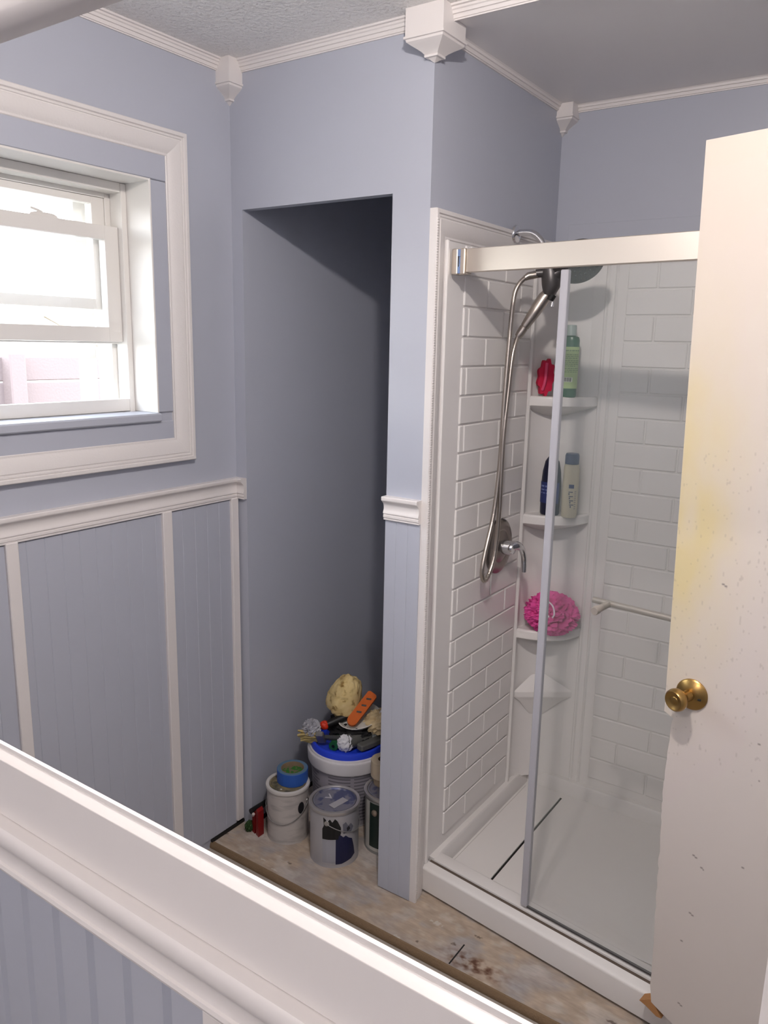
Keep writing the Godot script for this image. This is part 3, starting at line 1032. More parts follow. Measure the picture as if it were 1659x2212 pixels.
	obj("lever", MB.new().tube(smooth([V(0.042, 0.004, 0.004), V(0.058, 0.008, -0.015), V(0.066, -0.008, -0.038), V(0.070, -0.040, -0.050), V(0.072, -0.085, -0.052)]), [0.016, 0.0158, 0.0155, 0.0152, 0.015, 0.0145, 0.014, 0.0135, 0.013, 0.0125, 0.012, 0.0115, 0.011, 0.0106, 0.0102, 0.0098, 0.0095, 0.009, 0.0088, 0.0086, 0.0084, 0.0082, 0.008, 0.0078, 0.0076], 14), M.chrome, vl)

# ---------------------------------------------------------------- things on the corner shelves
func build_bath_items():
	var green := mat(Color(0.10, 0.33, 0.22), 0.3)
	var lab := lines_image(128, 192, Color(0.66, 0.76, 0.52), Color(0.44, 0.55, 0.38), [[12, 116, 14, 6], [12, 100, 34, 3], [12, 110, 42, 3], [12, 92, 50, 3], [12, 112, 62, 3], [12, 104, 70, 3], [12, 112, 78, 3], [12, 80, 86, 3], [12, 110, 98, 3], [12, 108, 106, 3], [12, 96, 114, 3]])
	lab.fill_rect(Rect2i(20, 140, 50, 22), Color(0.86, 0.88, 0.82))
	for k in 22:
		if k % 3 != 0:
			lab.fill_rect(Rect2i(22 + 2 * k, 142, 1 + k % 2, 18), Color(0.08, 0.10, 0.10))
	var t := thing("shampoo_bottle", "dark green bottle with a pale green label on the top corner shelf", "bottle", V(0.798, 1.469, -0.690))
	obj("bottle_body", MB.new().lathe([Vector2(0, 0), Vector2(0.027, 0), Vector2(0.030, 0.005), Vector2(0.030, 0.178), Vector2(0.027, 0.188), Vector2(0.016, 0.193), Vector2(0, 0.194)], 32, Transform3D.IDENTITY, 40.0, 0.75), green, t)
	obj("cap", MB.new().lathe([Vector2(0, 0.193), Vector2(0.017, 0.193), Vector2(0.017, 0.222), Vector2(0.015, 0.226), Vector2(0, 0.226)], 24), mat(Color(0.62, 0.68, 0.66), 0.35), t)
	obj("label", label_patch(0.0305, 0.028, 0.158, 0.75, deg_to_rad(-45), deg_to_rad(118)), image_mat(lab, 0.5), t)

	t = thing("body_scrubber", "hot pink scalloped scrubber leaning beside the green bottle", "scrubber", V(0.729, 1.469, -0.662))
	var sc := PackedVector2Array()
	for k in 60:
		var a := TAU * k / 60
		var r := 1.0 + 0.10 * cos(9 * a)
		sc.append(Vector2(0.026 * r * cos(a), 0.060 + 0.056 * r * sin(a)))
	var q := obj("sponge", MB.new().run(sc, V(0, 0, -0.010), V(0, 0, 0.010), V(1, 0, 0), Vector3.UP, Vector2.ZERO, Vector2.ZERO, 50.0), mat(Color(0.78, 0.05, 0.25), 0.6), t)
	q.rotation.y = 0.75
	q.rotation.z = -0.06
	var hd := obj("strap", MB.new().tube(smooth([V(-0.008, 0.02, 0.0105), V(-0.004, 0.05, 0.020), V(-0.002, 0.085, 0.019), V(0.002, 0.105, 0.0105)]), 0.005, 8), mat(Color(0.86, 0.30, 0.45), 0.6), t)
	hd.rotation.y = 0.75

	var navy := mat(Color(0.07, 0.085, 0.20), 0.35)
	t = thing("body_wash_bottle", "navy blue rounded bottle behind the edge seal on the middle shelf", "bottle", V(0.764, 1.078, -0.690))
	obj("bottle_body", MB.new().lathe([Vector2(0, 0), Vector2(0.030, 0), Vector2(0.033, 0.006), Vector2(0.034, 0.10), Vector2(0.031, 0.145), Vector2(0.024, 0.178), Vector2(0.014, 0.193), Vector2(0, 0.196)], 32, Transform3D.IDENTITY, 40.0, 0.7), navy, t)
	obj("label", label_patch(0.0345, 0.04, 0.11, 0.7, deg_to_rad(-70), deg_to_rad(70)), image_mat(lines_image(64, 64, Color(0.16, 0.20, 0.42), Color(0.45, 0.50, 0.68), [[8, 56, 10, 5], [8, 44, 22, 3], [8, 52, 32, 3]]), 0.5), t)

	t = thing("lotion_bottle", "cream bottle with a slate blue cap on the middle shelf", "bottle", V(0.832, 1.078, -0.688))
	var cl := lines_image(96, 192, Color(0.80, 0.77, 0.68), Color(0.30, 0.33, 0.42), [])
	cl.fill_rect(Rect2i(10, 62, 22, 16), Color(0.22, 0.27, 0.45))
	for k in 4:  # upright lettering, too soft in the photograph to read
		cl.fill_rect(Rect2i(10 + 2 * k, 92 + 18 * k, 18, 4), Color(0.32, 0.34, 0.42))
		cl.fill_rect(Rect2i(10 + 3 * k, 98 + 18 * k, 5, 8), Color(0.32, 0.34, 0.42))
	for k in 9:
		cl.fill_rect(Rect2i(36, 90 + 9 * k, 9, 3), Color(0.55, 0.55, 0.55))
	obj("bottle_body", MB.new().lathe([Vector2(0, 0), Vector2(0.023, 0), Vector2(0.0255, 0.004), Vector2(0.0265, 0.09), Vector2(0.0250, 0.165), Vector2(0.0225, 0.176), Vector2(0, 0.177)], 32, Transform3D.IDENTITY, 40.0, 0.8), mat(Color(0.80, 0.77, 0.68), 0.4), t)
	obj("cap", MB.new().lathe([Vector2(0, 0.177), Vector2(0.0225, 0.177), Vector2(0.0225, 0.205), Vector2(0.020, 0.211), Vector2(0, 0.212)], 28), mat(Color(0.25, 0.30, 0.44), 0.4), t)
	obj("label", label_patch(0.0270, 0.01, 0.160, 0.8, deg_to_rad(-10), deg_to_rad(150)), image_mat(cl, 0.5), t)

	t = thing("bath_pouf", "pink mesh bath pouf with a white cord on the lowest round shelf", "bath pouf", V(0.797, 0.676, -0.688))
	var pk := mat(Color(0.86, 0.31, 0.61), 0.8)
	var pm := MB.new()
	pm.lump(V(0, 0.060, 0), V(0.084, 0.064, 0.072), noise(0.022, 77, 2), 0.38, true, Basis.IDENTITY, 96, 56)
	for k in 46:  # loose gathered folds
		var d := Vector3(rng.randfn(), rng.randfn() * 0.8, rng.randfn()).normalized()
		var c := V(0, 0.060, 0) + d * V(0.072, 0.052, 0.060)
		var x := d.cross(V(0.2, 1, 0.3)).normalized()
		var y := d.cross(x)
		var ang := rng.randf() * PI
		var u := x * cos(ang) + y * sin(ang)
		var pts := []
		for j in 7:
			var s := (j - 3.0) / 3.0
			pts.append(c + u * 0.024 * s + d * (0.012 * (1.0 - s * s) + 0.004 * sin(9.0 * s + k)))
		pm.tube(pts, [0.002, 0.005, 0.007, 0.0075, 0.007, 0.005, 0.002], 6, 70.0)
	obj("mesh_ball", pm, pk, t)
	obj("cord", MB.new().tube(smooth([V(-0.012, 0.112, 0.058), V(0.010, 0.122, 0.068), V(0.034, 0.112, 0.078), V(0.044, 0.090, 0.088), V(0.040, 0.078, 0.092)]), 0.0028, 8).tube(smooth([V(-0.005, 0.090, 0.084), V(0.014, 0.088, 0.090), V(0.030, 0.078, 0.094)]), 0.0028, 8), mat(Color(0.88, 0.80, 0.86), 0.6), t)

func label_patch(r: float, y0: float, y1: float, squash: float, a0: float, a1: float) -> MB:
	# a thin curved sheet round a bottle; angle 0 faces +z
	var mb := MB.new()
	var v := PackedVector3Array()
	var uv := PackedVector2Array()
	var ix := PackedInt32Array()
	var n := 20
	for k in n + 1:
		var a := a0 + (a1 - a0) * k / n
		var d := V(sin(a), 0, cos(a) * squash)
		for q in [[r, y0, 1.0], [r, y1, 0.0], [r - 0.0006, y0, 1.0], [r - 0.0006, y1, 0.0]]:
			v.append(d * q[0] + V(0, q[1], 0))
			uv.append(Vector2(float(k) / n, q[2]))
	for k in n:
		var i := k * 4
		ix.append_array([i, i + 4, i + 5, i, i + 5, i + 1, i + 2, i + 7, i + 6, i + 2, i + 3, i + 7, i + 1, i + 5, i + 7, i + 1, i + 7, i + 3, i, i + 6, i + 4, i, i + 2, i + 6])
	mb.add(v, ix, Transform3D.IDENTITY, uv, 40.0)
	return mb

# ---------------------------------------------------------------- door
func build_door():
	var t := thing("door", "old cream-white slab door with a brass knob and a splintered lower edge", "door", V(1.392, 0.10, 0.069))
	t.basis = Basis(Vector3.UP, deg_to_rad(-10.0)) * Basis(V(0, 0, 1), 0.0266)
	var p := PackedVector2Array([Vector2(0, 1.92), Vector2(0.0, 0.742), Vector2(0.022, 0.731)])
	var y := 0.722
	while y > 0.02:
		p.append(Vector2(0.0095 + 0.009 * (0.73 - y) + rng.randf_range(-0.0016, 0.0016) + 0.010 * clampf((y - 0.60) / 0.12, 0.0, 1.0), y))
		y -= rng.randf_range(0.008, 0.020)
	p.append(Vector2(0.020, 0.010))
	p.append(Vector2(0.032, 0.004))
	p.append(Vector2(0.050, -0.004))
	p.append(Vector2(0.075, -0.014))
	p.append(Vector2(0.10, -0.016))
	p.append(Vector2(0.70, -0.016))
	p.append(Vector2(0.70, 1.92))
	var mb := MB.new()
	mb.run(p, V(0, 0, -0.035), V(0, 0, 0), V(1, 0, 0), Vector3.UP, Vector2.ZERO, Vector2.ZERO, 20.0)
	for i in mb.V.size():
		mb.U[i] = Vector2(mb.V[i].x / 0.70, 1.0 - (mb.V[i].y + 0.016) / 1.936)
	obj("door_slab", mb, M.door, t)
	var sp := MB.new()
	sp.run(pv([0.020, 0.016, 0.006, 0.006, -0.010, -0.006, 0.006, -0.010, 0.020, -0.016, 0.034, -0.022, 0.046, -0.020, 0.030, 0.002]), V(0, 0, -0.030), V(0, 0, -0.002), V(1, 0, 0), Vector3.UP)
	obj("splinter", sp, M.raw_wood, t)
	var at := V(0.0585, 0.80, 0.0)
	var k := MB.new()
	k.lathe([Vector2(0, 0), Vector2(0.034, 0), Vector2(0.0345, 0.003), Vector2(0.031, 0.007), Vector2(0.020, 0.011), Vector2(0.0135, 0.014), Vector2(0, 0.014)], 40, axis_xf(at, V(0, 0, 1)))
	obj("rosette", k, M.brass, t)
	var n := MB.new()
	n.lathe([Vector2(0.0, 0.012), Vector2(0.0125, 0.012), Vector2(0.0105, 0.026), Vector2(0.0125, 0.030), Vector2(0.018, 0.037), Vector2(0.0235, 0.044), Vector2(0.0248, 0.051), Vector2(0.0235, 0.0585), Vector2(0.0205, 0.062), Vector2(0.0175, 0.0610), Vector2(0.0125, 0.0578), Vector2(0.0085, 0.0578), Vector2(0.0070, 0.0592), Vector2(0, 0.0598)], 40, axis_xf(at, V(-0.25, -0.03, 1)))
	obj("door_knob", n, M.brass, t)
	obj("keyhole", MB.new().box(at + V(0.020, -0.004, 0.0105), V(0.008, 0.005, 0.004), 0.001), M.dark_gap, t)

# ---------------------------------------------------------------- closet
func can(t: Node3D, r: float, h: float, body: Material, rim: Material, lid: Material, turn: float):
	var b := MB.new()
	b.lathe([Vector2(0, 0.003), Vector2(r - 0.004, 0.003), Vector2(r - 0.003, 0), Vector2(r + 0.001, 0), Vector2(r + 0.001, 0.005), Vector2(r, 0.007), Vector2(r, h - 0.012), Vector2(0, h - 0.012)], 56, Transform3D(Basis(Vector3.UP, turn), Vector3.ZERO))
	obj("can_body", b, body, t)
	var q := MB.new()
	q.lathe([Vector2(r - 0.0005, h - 0.014), Vector2(r + 0.0035, h - 0.012), Vector2(r + 0.005, h - 0.006), Vector2(r + 0.0035, h - 0.001), Vector2(r, h), Vector2(r - 0.006, h - 0.001), Vector2(r - 0.009, h - 0.006), Vector2(r - 0.009, h - 0.014)], 56)
	obj("can_rim", q, rim, t)
	var l := MB.new()
	l.lathe([Vector2(r - 0.008, h - 0.012), Vector2(r - 0.009, h - 0.002), Vector2(r - 0.013, h - 0.0015), Vector2(r - 0.016, h - 0.006), Vector2(r - 0.022, h - 0.0065), Vector2(0, h - 0.0065), Vector2(0, h - 0.012)], 56)
	for i in l.V.size():
		l.U[i] = Vector2(l.V[i].x, l.V[i].z) / (2.0 * r) + Vector2(0.5, 0.5)
	obj("lid", l, lid, t)

func wire(t: Node3D, r: float, h: float, sag: float, a0: float, m: Material):
	var pts := []
	for k in 25:
		var u := k / 24.0
		var a := a0 + PI * u
		pts.append(V(sin(a) * (r + 0.004), h - sag * sin(PI * u), cos(a) * (r + 0.004)))
	obj("wire_handle", MB.new().tube(pts, 0.0014, 6), m, t)
	for s in [0.0, PI]:
		var d := V(sin(a0 + s), 0, cos(a0 + s))
		obj("handle_ear", MB.new().lathe([Vector2(0, 0), Vector2(0.009, 0), Vector2(0.008, 0.004), Vector2(0, 0.0055)], 16, axis_xf(d * (r - 0.001) + V(0, h, 0), d)), m, t)

func build_closet_items():
	var steel := mat(Color(0.74, 0.73, 0.73), 0.34, 0.75)
	var wht := mat(Color(0.80, 0.78, 0.76), 0.45)
	# the tall pale can carrying the tape
	var t := thing("paint_can", "pale grey-white paint can with the blue tape roll on its lid", "paint can", V(0.171, 0, -0.041), "paint cans on the closet floor")
	var im := Image.create(512, 192, false, Image.FORMAT_RGB8)
	im.fill(Color(0.74, 0.715, 0.695))
	var n := noise(0.02, 91, 3)
	for y in 192:
		for x in 512:
			var s := n.get_noise_2d(x * 0.35, y * 3.0)
			if s > 0.1:
				im.set_pixel(x, y, Color(0.74, 0.715, 0.695).lerp(Color(0.60, 0.58, 0.57), min(0.6, s)))
	var ldi := Image.create(128, 128, false, Image.FORMAT_RGB8)
	var ln := noise(0.025, 37, 3)
	for y in 128:
		for x in 128:
			var c := Color(0.46, 0.42, 0.33).lerp(Color(0.30, 0.29, 0.22), clamp(ln.get_noise_2d(x, y) * 2.5, 0.0, 1.0))
			c = c.lerp(Color(0.62, 0.55, 0.36), clamp(ln.get_noise_2d(x + 300, y) * 2.0 - 0.2, 0.0, 0.7))
			ldi.set_pixel(x, y, c)
	ldi.fill_rect(Rect2i(68, 100, 6, 5), Color(0.85, 0.85, 0.85))
	can(t, 0.069, 0.190, image_mat(im, 0.45), wht, image_mat(ldi, 0.5), 0.0)
	wire(t, 0.069, 0.135, 0.062, deg_to_rad(-72), mat(Color(0.55, 0.54, 0.53), 0.35, 0.6))
	var oval := []
	for k in 16:
		oval.append([80.0 + 10.5 * cos(TAU * k / 16), 0.124 + 0.021 * sin(TAU * k / 16)])
	torn(t, 0.0, 0.0697, oval, mat(Color(0.10, 0.10, 0.12), 0.5))

	t = thing("tape_roll", "blue painter's tape roll lying on the pale paint can", "tape roll", V(0.170, 0.1845, -0.066))
	obj("tape_ring", MB.new().lathe([Vector2(0.039, 0), Vector2(0.051, 0), Vector2(0.052, 0.001), Vector2(0.052, 0.043), Vector2(0.051, 0.044), Vector2(0.039, 0.044), Vector2(0.039, 0)], 48), mat(Color(0.16, 0.34, 0.66), 0.6), t)
	obj("tape_side", MB.new().lathe([Vector2(0.0395, 0.0438), Vector2(0.0505, 0.0438), Vector2(0.0505, 0.0446), Vector2(0.0395, 0.0446), Vector2(0.0395, 0.0438)], 48), mat(Color(0.33, 0.45, 0.55), 0.7), t)
	obj("core", MB.new().lathe([Vector2(0.0375, 0.0005), Vector2(0.039, 0.0005), Vector2(0.039, 0.0445), Vector2(0.0375, 0.0445), Vector2(0.0375, 0.0005)], 48), mat(Color(0.55, 0.47, 0.38), 0.8), t)
	var gi := Image.create(64, 64, false, Image.FORMAT_RGB8)
	for y in 64:
		for x in 64:
			gi.set_pixel(x, y, Color(0.45, 0.40, 0.32).lerp(Color(0.16, 0.42, 0.14), clamp(0.6 + ln.get_noise_2d(x * 3.0, y * 3.0) * 3.0 + (x - 30) * 0.02, 0.0, 1.0)))
	var lk := MB.new().lathe([Vector2(0, 0.026), Vector2(0.0372, 0.026), Vector2(0.0372, 0.029), Vector2(0, 0.030)], 32)
	for i in lk.V.size():
		lk.U[i] = Vector2(lk.V[i].x, lk.V[i].z) / 0.075 + Vector2(0.5, 0.5)
	obj("core_label", lk, image_mat(gi, 0.7), t)

	# the bare steel can in front
	t = thing("paint_can", "bare steel paint can with a torn black and navy label in front", "paint can", V(0.364, 0, -0.048), "paint cans on the closet floor")
	var sm2 := steel.duplicate()
	sm2.albedo_color = Color(0.70, 0.695, 0.71)
	sm2.metallic = 0.35
	sm2.roughness = 0.42
	var li := Image.create(128, 128, false, Image.FORMAT_RGB8)
	li.fill(Color(0.52, 0.52, 0.56))
	for y in 128:
		for x in 128:
			var b := ln.get_noise_2d(x, y)
			li.set_pixel(x, y, Color(0.50, 0.50, 0.55).lerp(Color(0.30, 0.32, 0.46), clamp(b * 3.0 + (60 - y) * 0.02, 0.0, 0.9)))
	var pn := noise(0.06, 12, 3)
	can(t, 0.078, 0.195, sm2, steel, image_mat(li, 0.35, 0.4), 0.0)
	# paper scraps left on the lid
	obj("lid_scrap", MB.new().box(V(0.020, 0.1895, 0.002), V(0.026, 0.0012, 0.062), 0.0004, Transform3D(Basis(Vector3.UP, -0.15), Vector3.ZERO)), mat(Color(0.62, 0.61, 0.63), 0.6), t)
	obj("lid_scrap", MB.new().run(pv([-0.036, -0.020, -0.014, -0.003, -0.034, 0.008, -0.034, 0.003, -0.023, -0.004, -0.038, -0.016]), V(0, 0.1885, 0), V(0, 0.1897, 0), V(1, 0, 0), V(0, 0, 1)), mat(Color(0.66, 0.65, 0.68), 0.6), t)
	# torn label: ragged panels wrapped round the wall of the can (angle, height)
	torn(t, 17.0, 0.0787, [[-8, 0.098], [-8, 0.134], [-4, 0.146], [-6, 0.174], [0, 0.168], [4, 0.160], [10, 0.170], [16, 0.160], [22, 0.172], [28, 0.164], [36, 0.140], [36, 0.118], [31, 0.110], [30, 0.100]], mat(Color(0.045, 0.045, 0.05), 0.6))
	torn(t, 17.0, 0.0786, [[24, 0.012], [24, 0.110], [34, 0.116], [42, 0.105], [48, 0.109], [56, 0.098], [66, 0.090], [72, 0.060], [76, 0.030], [64, 0.020], [50, 0.016], [38, 0.012]], mat(Color(0.07, 0.09, 0.24), 0.5))
	torn(t, 17.0, 0.0785, [[-8, 0.016], [-8, 0.097], [24, 0.097], [24, 0.016]], mat(Color(0.60, 0.60, 0.63), 0.5))
	torn(t, 17.0, 0.0785, [[42, 0.116], [40, 0.150], [48, 0.156], [54, 0.140], [62, 0.146], [70, 0.130], [62, 0.112], [54, 0.118]], mat(Color(0.40, 0.40, 0.44), 0.6))
	torn(t, 17.0, 0.0790, [[52, 0.122], [50, 0.134], [56, 0.140], [60, 0.128]], mat(Color(0.08, 0.08, 0.10), 0.6))
	wire(t, 0.078, 0.155, 0.045, deg_to_rad(20), mat(Color(0.70, 0.69, 0.68), 0.3, 0.7))

	# third can, behind the partition
	t = thing("paint_can", "paint can with a dark green panel half hidden by the wall end", "paint can", V(0.472, 0, -0.195), "paint cans on the closet floor")
	var gm := Image.create(512, 192, false, Image.FORMAT_RGB8)
	gm.fill(Color(0.52, 0.52, 0.51))
	can(t, 0.076, 0.200, image_mat(gm, 0.45), steel, image_mat(li, 0.35, 0.4), 0.0)
	torn(t, -5.0, 0.0767, [[-28, 0.010], [-28, 0.180], [-11, 0.180], [-11, 0.010]], mat(Color(0.70, 0.69, 0.67), 0.5))
	torn(t, -5.0, 0.0768, [[-11, 0.022], [-11, 0.178], [50, 0.178], [50, 0.022]], mat(Color(0.085, 0.15, 0.135), 0.5))
	torn(t, -5.0, 0.0767, [[-11, 0.010], [-11, 0.022], [50, 0.022], [50, 0.010]], mat(Color(0.70, 0.69, 0.67), 0.5))
	obj("handle_ear", MB.new().lathe([Vector2(0, 0), Vector2(0.011, 0), Vector2(0.010, 0.004), Vector2(0.004, 0.0075), Vector2(0, 0.008)], 18, axis_xf(V(0.0, 0.147, 0.0765), V(0.02, 0, 1))), mat(Color(0.66, 0.60, 0.54), 0.3, 0.7), t)
	obj("lid_scrap", MB.new().box(V(0.004, 0.1945, 0.018), V(0.020, 0.0014, 0.034), 0.0004), mat(Color(0.74, 0.68, 0.58), 0.7), t)

	t = thing("masking_tape", "beige masking tape roll on the half-hidden can by the wall end", "tape roll", V(0.434, 0.221, -0.222))
	obj("tape_ring", MB.new().lathe([Vector2(0.020, 0), Vector2(0.042, 0), Vector2(0.043, 0.001), Vector2(0.043, 0.057), Vector2(0.042, 0.058), Vector2(0.020, 0.058), Vector2(0.020, 0)], 40), mat(Color(0.70, 0.64, 0.55), 0.75), t)
	obj("core", MB.new().lathe([Vector2(0.018, 0.001), Vector2(0.020, 0.001), Vector2(0.020, 0.0575), Vector2(0.018, 0.0575), Vector2(0.018, 0.001)], 32), mat(Color(0.36, 0.26, 0.19), 0.9), t)
	t = thing("masking_tape", "narrow brownish tape roll under the beige masking tape", "tape roll", V(0.438, 0.1955, -0.222))
	obj("tape_ring", MB.new().lathe([Vector2(0.020, 0), Vector2(0.037, 0), Vector2(0.037, 0.025), Vector2(0.020, 0.025), Vector2(0.020, 0)], 40), mat(Color(0.58, 0.51, 0.42), 0.75), t)

	# bucket
	t = thing("bucket", "white plastic bucket with a blue-topped lid full of painting tools", "bucket", V(0.248, 0, -0.272))
	var bi := Image.create(512, 192, false, Image.FORMAT_RGB8)
	bi.fill(Color(0.76, 0.75, 0.755))
	bi.fill_rect(Rect2i(0, 30, 512, 110), Color(0.60, 0.585, 0.62))
	for k in 20:
		for j in 4:
			bi.fill_rect(Rect2i(8 + j * 128, 36 + k * 5, 50, 2), Color(0.40, 0.39, 0.42))
			bi.fill_rect(Rect2i(66 + j * 128, 36 + k * 5, 50 - (k * 7) % 17, 2), Color(0.42, 0.41, 0.44))
	obj("bucket_body", MB.new().lathe([Vector2(0, 0), Vector2(0.118, 0), Vector2(0.121, 0.004), Vector2(0.130, 0.222), Vector2(0, 0.222)], 64), image_mat(bi, 0.4), t)
	obj("bucket_rim", MB.new().lathe([Vector2(0.129, 0.205), Vector2(0.138, 0.205), Vector2(0.141, 0.212), Vector2(0.143, 0.245), Vector2(0.1415, 0.250), Vector2(0.136, 0.252), Vector2(0.1355, 0.257), Vector2(0.129, 0.259), Vector2(0.129, 0.205)], 64), mat(Color(0.80, 0.79, 0.80), 0.35), t)
	obj("lid", MB.new().lathe([Vector2(0, 0.262), Vector2(0.112, 0.262), Vector2(0.116, 0.276), Vector2(0.120, 0.279), Vector2(0.127, 0.277), Vector2(0.1305, 0.268), Vector2(0.1305, 0.250), Vector2(0, 0.250)], 64), mat(Color(0.13, 0.25, 0.80), 0.4), t)

	# ------- tools piled on the bucket lid (lid surface at y 0.262)
	var dk := mat(Color(0.23, 0.235, 0.24), 0.6)
	var dk2 := mat(Color(0.33, 0.33, 0.32), 0.65)
	t = thing("roller_cover", "grey tube with a crumpled white end and white band on the lid", "paint roller", V(0.285, 0.291, -0.225))
	var ax := V(0.30, 0.02, -0.95).normalized()
	obj("tube", MB.new().tube([ax * -0.015, ax * 0.16], 0.026, 24), dk2, t)
	obj("white_band", MB.new().tube([ax * 0.082, ax * 0.098], 0.0275, 24), mat(Color(0.78, 0.80, 0.80), 0.6), t)
	obj("nap_end", MB.new().lump(ax * -0.016, V(0.029, 0.029, 0.020), noise(0.03, 5, 3), 0.28, false, Basis(V(0, 1, 0), 0.3)), mat(Color(0.80, 0.80, 0.82), 0.9), t)
	t = thing("roller_cover", "green spool with a dark hole left of the grey tube", "paint roller", V(0.248, 0.279, -0.186))
	var ga := V(-0.25, 0.05, -0.95).normalized()
	obj("spool", MB.new().tube([Vector3.ZERO, ga * 0.075], 0.0165, 20), mat(Color(0.10, 0.34, 0.20), 0.5), t)
	obj("spool_hole", MB.new().tube([ga * -0.0008, ga * 0.01], 0.006, 14), M.black, t)
	t = thing("roller_cover", "dark grey flat stick beside the wall end on the lid", "paint stick", V(0.352, 0.289, -0.278))
	obj("stick", MB.new().box(Vector3.ZERO, V(0.030, 0.024, 0.13), 0.005, Transform3D(Basis(V(0, 1, 0), -0.25), Vector3.ZERO)), dk2, t)
	t = thing("paint_brush", "wide paint brush with cream bristles poking over the lid's left edge", "paint brush", V(0.188, 0.267, -0.174))
	var bx := Transform3D(Basis(V(0, 1, 0), deg_to_rad(-75)) * Basis(V(0, 0, 1), deg_to_rad(58)) * Basis(V(1, 0, 0), deg_to_rad(10)), V(0.0, 0.032, 0.0))
	var br := MB.new()
	for k in 26:
		var s := (k - 12.5) / 12.5
		br.tube([bx * V(s * 0.024, rng.randf_range(-0.004, 0.004), 0.0), bx * V(s * 0.028, rng.randf_range(-0.006, 0.006), 0.03), bx * V(s * 0.033 + rng.randf_range(-0.002, 0.002), rng.randf_range(-0.012, 0.010), 0.062 + rng.randf_range(-0.008, 0.004))], [0.0042, 0.0042, 0.0026], 6)
	obj("bristles", br, mat(Color(0.74, 0.66, 0.44), 0.85), t).set_meta("kind", "stuff")
	obj("ferrule", MB.new().box(V(0, 0, -0.012), V(0.054, 0.018, 0.030), 0.004, bx), mat(Color(0.60, 0.59, 0.58), 0.35, 0.7), t)
	obj("brush_handle", MB.new().box(V(0, 0, -0.070), V(0.022, 0.013, 0.09), 0.005, bx), dk, t)
	t = thing("plastic_wrap", "crumpled grey-white plastic lump above the cream brush", "plastic wrap", V(0.162, 0.327, -0.174))
	obj("wrap", MB.new().lump(V(0, 0.0, 0), V(0.031, 0.027, 0.031), noise(0.028, 15, 2), 0.35, true), mat(Color(0.66, 0.66, 0.69), 0.35), t)
	t = thing("dark_rag", "black bundled rag in the middle of the tool pile", "rag", V(0.25, 0.300, -0.300))
	obj("rag", MB.new().lump(Vector3.ZERO, V(0.085, 0.034, 0.075), noise(0.02, 25, 3), 0.5), mat(Color(0.07, 0.07, 0.085), 0.9), t)
	t = thing("paint_tray", "small white round dish tilted under the yellow sponge", "dish", V(0.272, 0.352, -0.300))
	var tx := Transform3D(Basis(V(1, 0, 0), 0.24) * Basis(V(0, 0, 1), 0.05), Vector3.ZERO)
	obj("dish", MB.new().lathe([Vector2(0, -0.014), Vector2(0.060, -0.014), Vector2(0.074, 0.0), Vector2(0.076, 0.002), Vector2(0.073, 0.003), Vector2(0.058, -0.010), Vector2(0, -0.011)], 40, tx), mat(Color(0.80, 0.79, 0.77), 0.4), t)
	t = thing("sponge_mitt", "big pale yellow fuzzy roller mitt on top of the pile", "paint mitt", V(0.209, 0.404, -0.300))
	var mm := mat(Color.WHITE, 0.95)
	var mt := NoiseTexture2D.new()
	mt.width = 256
	mt.height = 256
	mt.seamless = true
	mt.noise = noise(0.022, 51, 3)
	var gr := Gradient.new()
	gr.offsets = PackedFloat32Array([0.0, 0.24, 0.36, 1.0])
	gr.colors = PackedColorArray([Color(0.42, 0.32, 0.16), Color(0.56, 0.44, 0.24), Color(0.83, 0.735, 0.51), Color(0.87, 0.79, 0.59)])
	mt.color_ramp = gr
	mm.albedo_texture = mt
	mm.uv1_triplanar = true
	mm.uv1_scale = Vector3.ONE * 5.0
	obj("mitt", mitt(), mm, t)
	t = thing("putty_knife", "black-handled tool with a bright orange tip lying across the pile", "hand tool", V(0.215, 0.34, -0.25))
	var pa := V(0.196, 0.331, -0.208)
	var pb := V(0.241, 0.352, -0.290)
	obj("tool_handle", MB.new().tube([pa - t.position, pa.lerp(pb, 0.3) - t.position, pb - t.position, pa.lerp(pb, 1.35) - t.position], [0.011, 0.014, 0.0145, 0.011], 16), mat(Color(0.05, 0.05, 0.055), 0.45), t)
	obj("orange_tip", MB.new().lump(pa - t.position + V(-0.004, 0, 0), V(0.017, 0.016, 0.016), noise(0.02, 2, 1), 0.1), mat(Color(0.80, 0.19, 0.06), 0.45), t)
	t = thing("utility_knife", "orange plastic utility tool with three dark slots leaning at the right", "hand tool", V(0.295, 0.39, -0.290))
	var u0 := V(0.286, 0.362, -0.243)
	var u1 := V(0.305, 0.432, -0.337)
	var uy := (u1 - u0).normalized()
	var uz := V(0.35, 0.45, 0.82)
	uz = (uz - uy * uz.dot(uy)).normalized()
	var ux := Transform3D(Basis(uy.cross(uz), uy, uz), u0 - t.position)
	var un := (u1 - u0).length()
	var oc := mat(Color(0.74, 0.34, 0.05), 0.75)
	var pp := PackedVector2Array()
	for k in 9:
		var a := PI + PI * k / 8.0
		pp.append(Vector2(0.018 * cos(a), 0.018 * sin(a)))
	pp.append_array(pv([0.018, un - 0.006, 0.012, un, -0.012, un, -0.018, un - 0.006]))
	obj("tool_body", MB.new().run(pp, ux * V(0, 0, -0.009), ux * V(0, 0, 0.009), ux.basis.x, ux.basis.y), oc, t)
	for k in 3:
		obj("slot", MB.new().box(Vector3.ZERO, V(0.017, 0.0065, 0.003), 0.001, ux * Transform3D(Basis(V(0, 0, 1), 0.5), V(0.001, 0.036 + k * 0.028, 0.0085))), M.black, t)
	t = thing("beige_rag", "beige folded cloth behind the orange tool at the wall end", "rag", V(0.338, 0.338, -0.335))
	obj("cloth", MB.new().lump(Vector3.ZERO, V(0.052, 0.038, 0.055), noise(0.014, 45, 2), 0.35, true), mat(Color(0.77, 0.69, 0.54), 0.95), t)
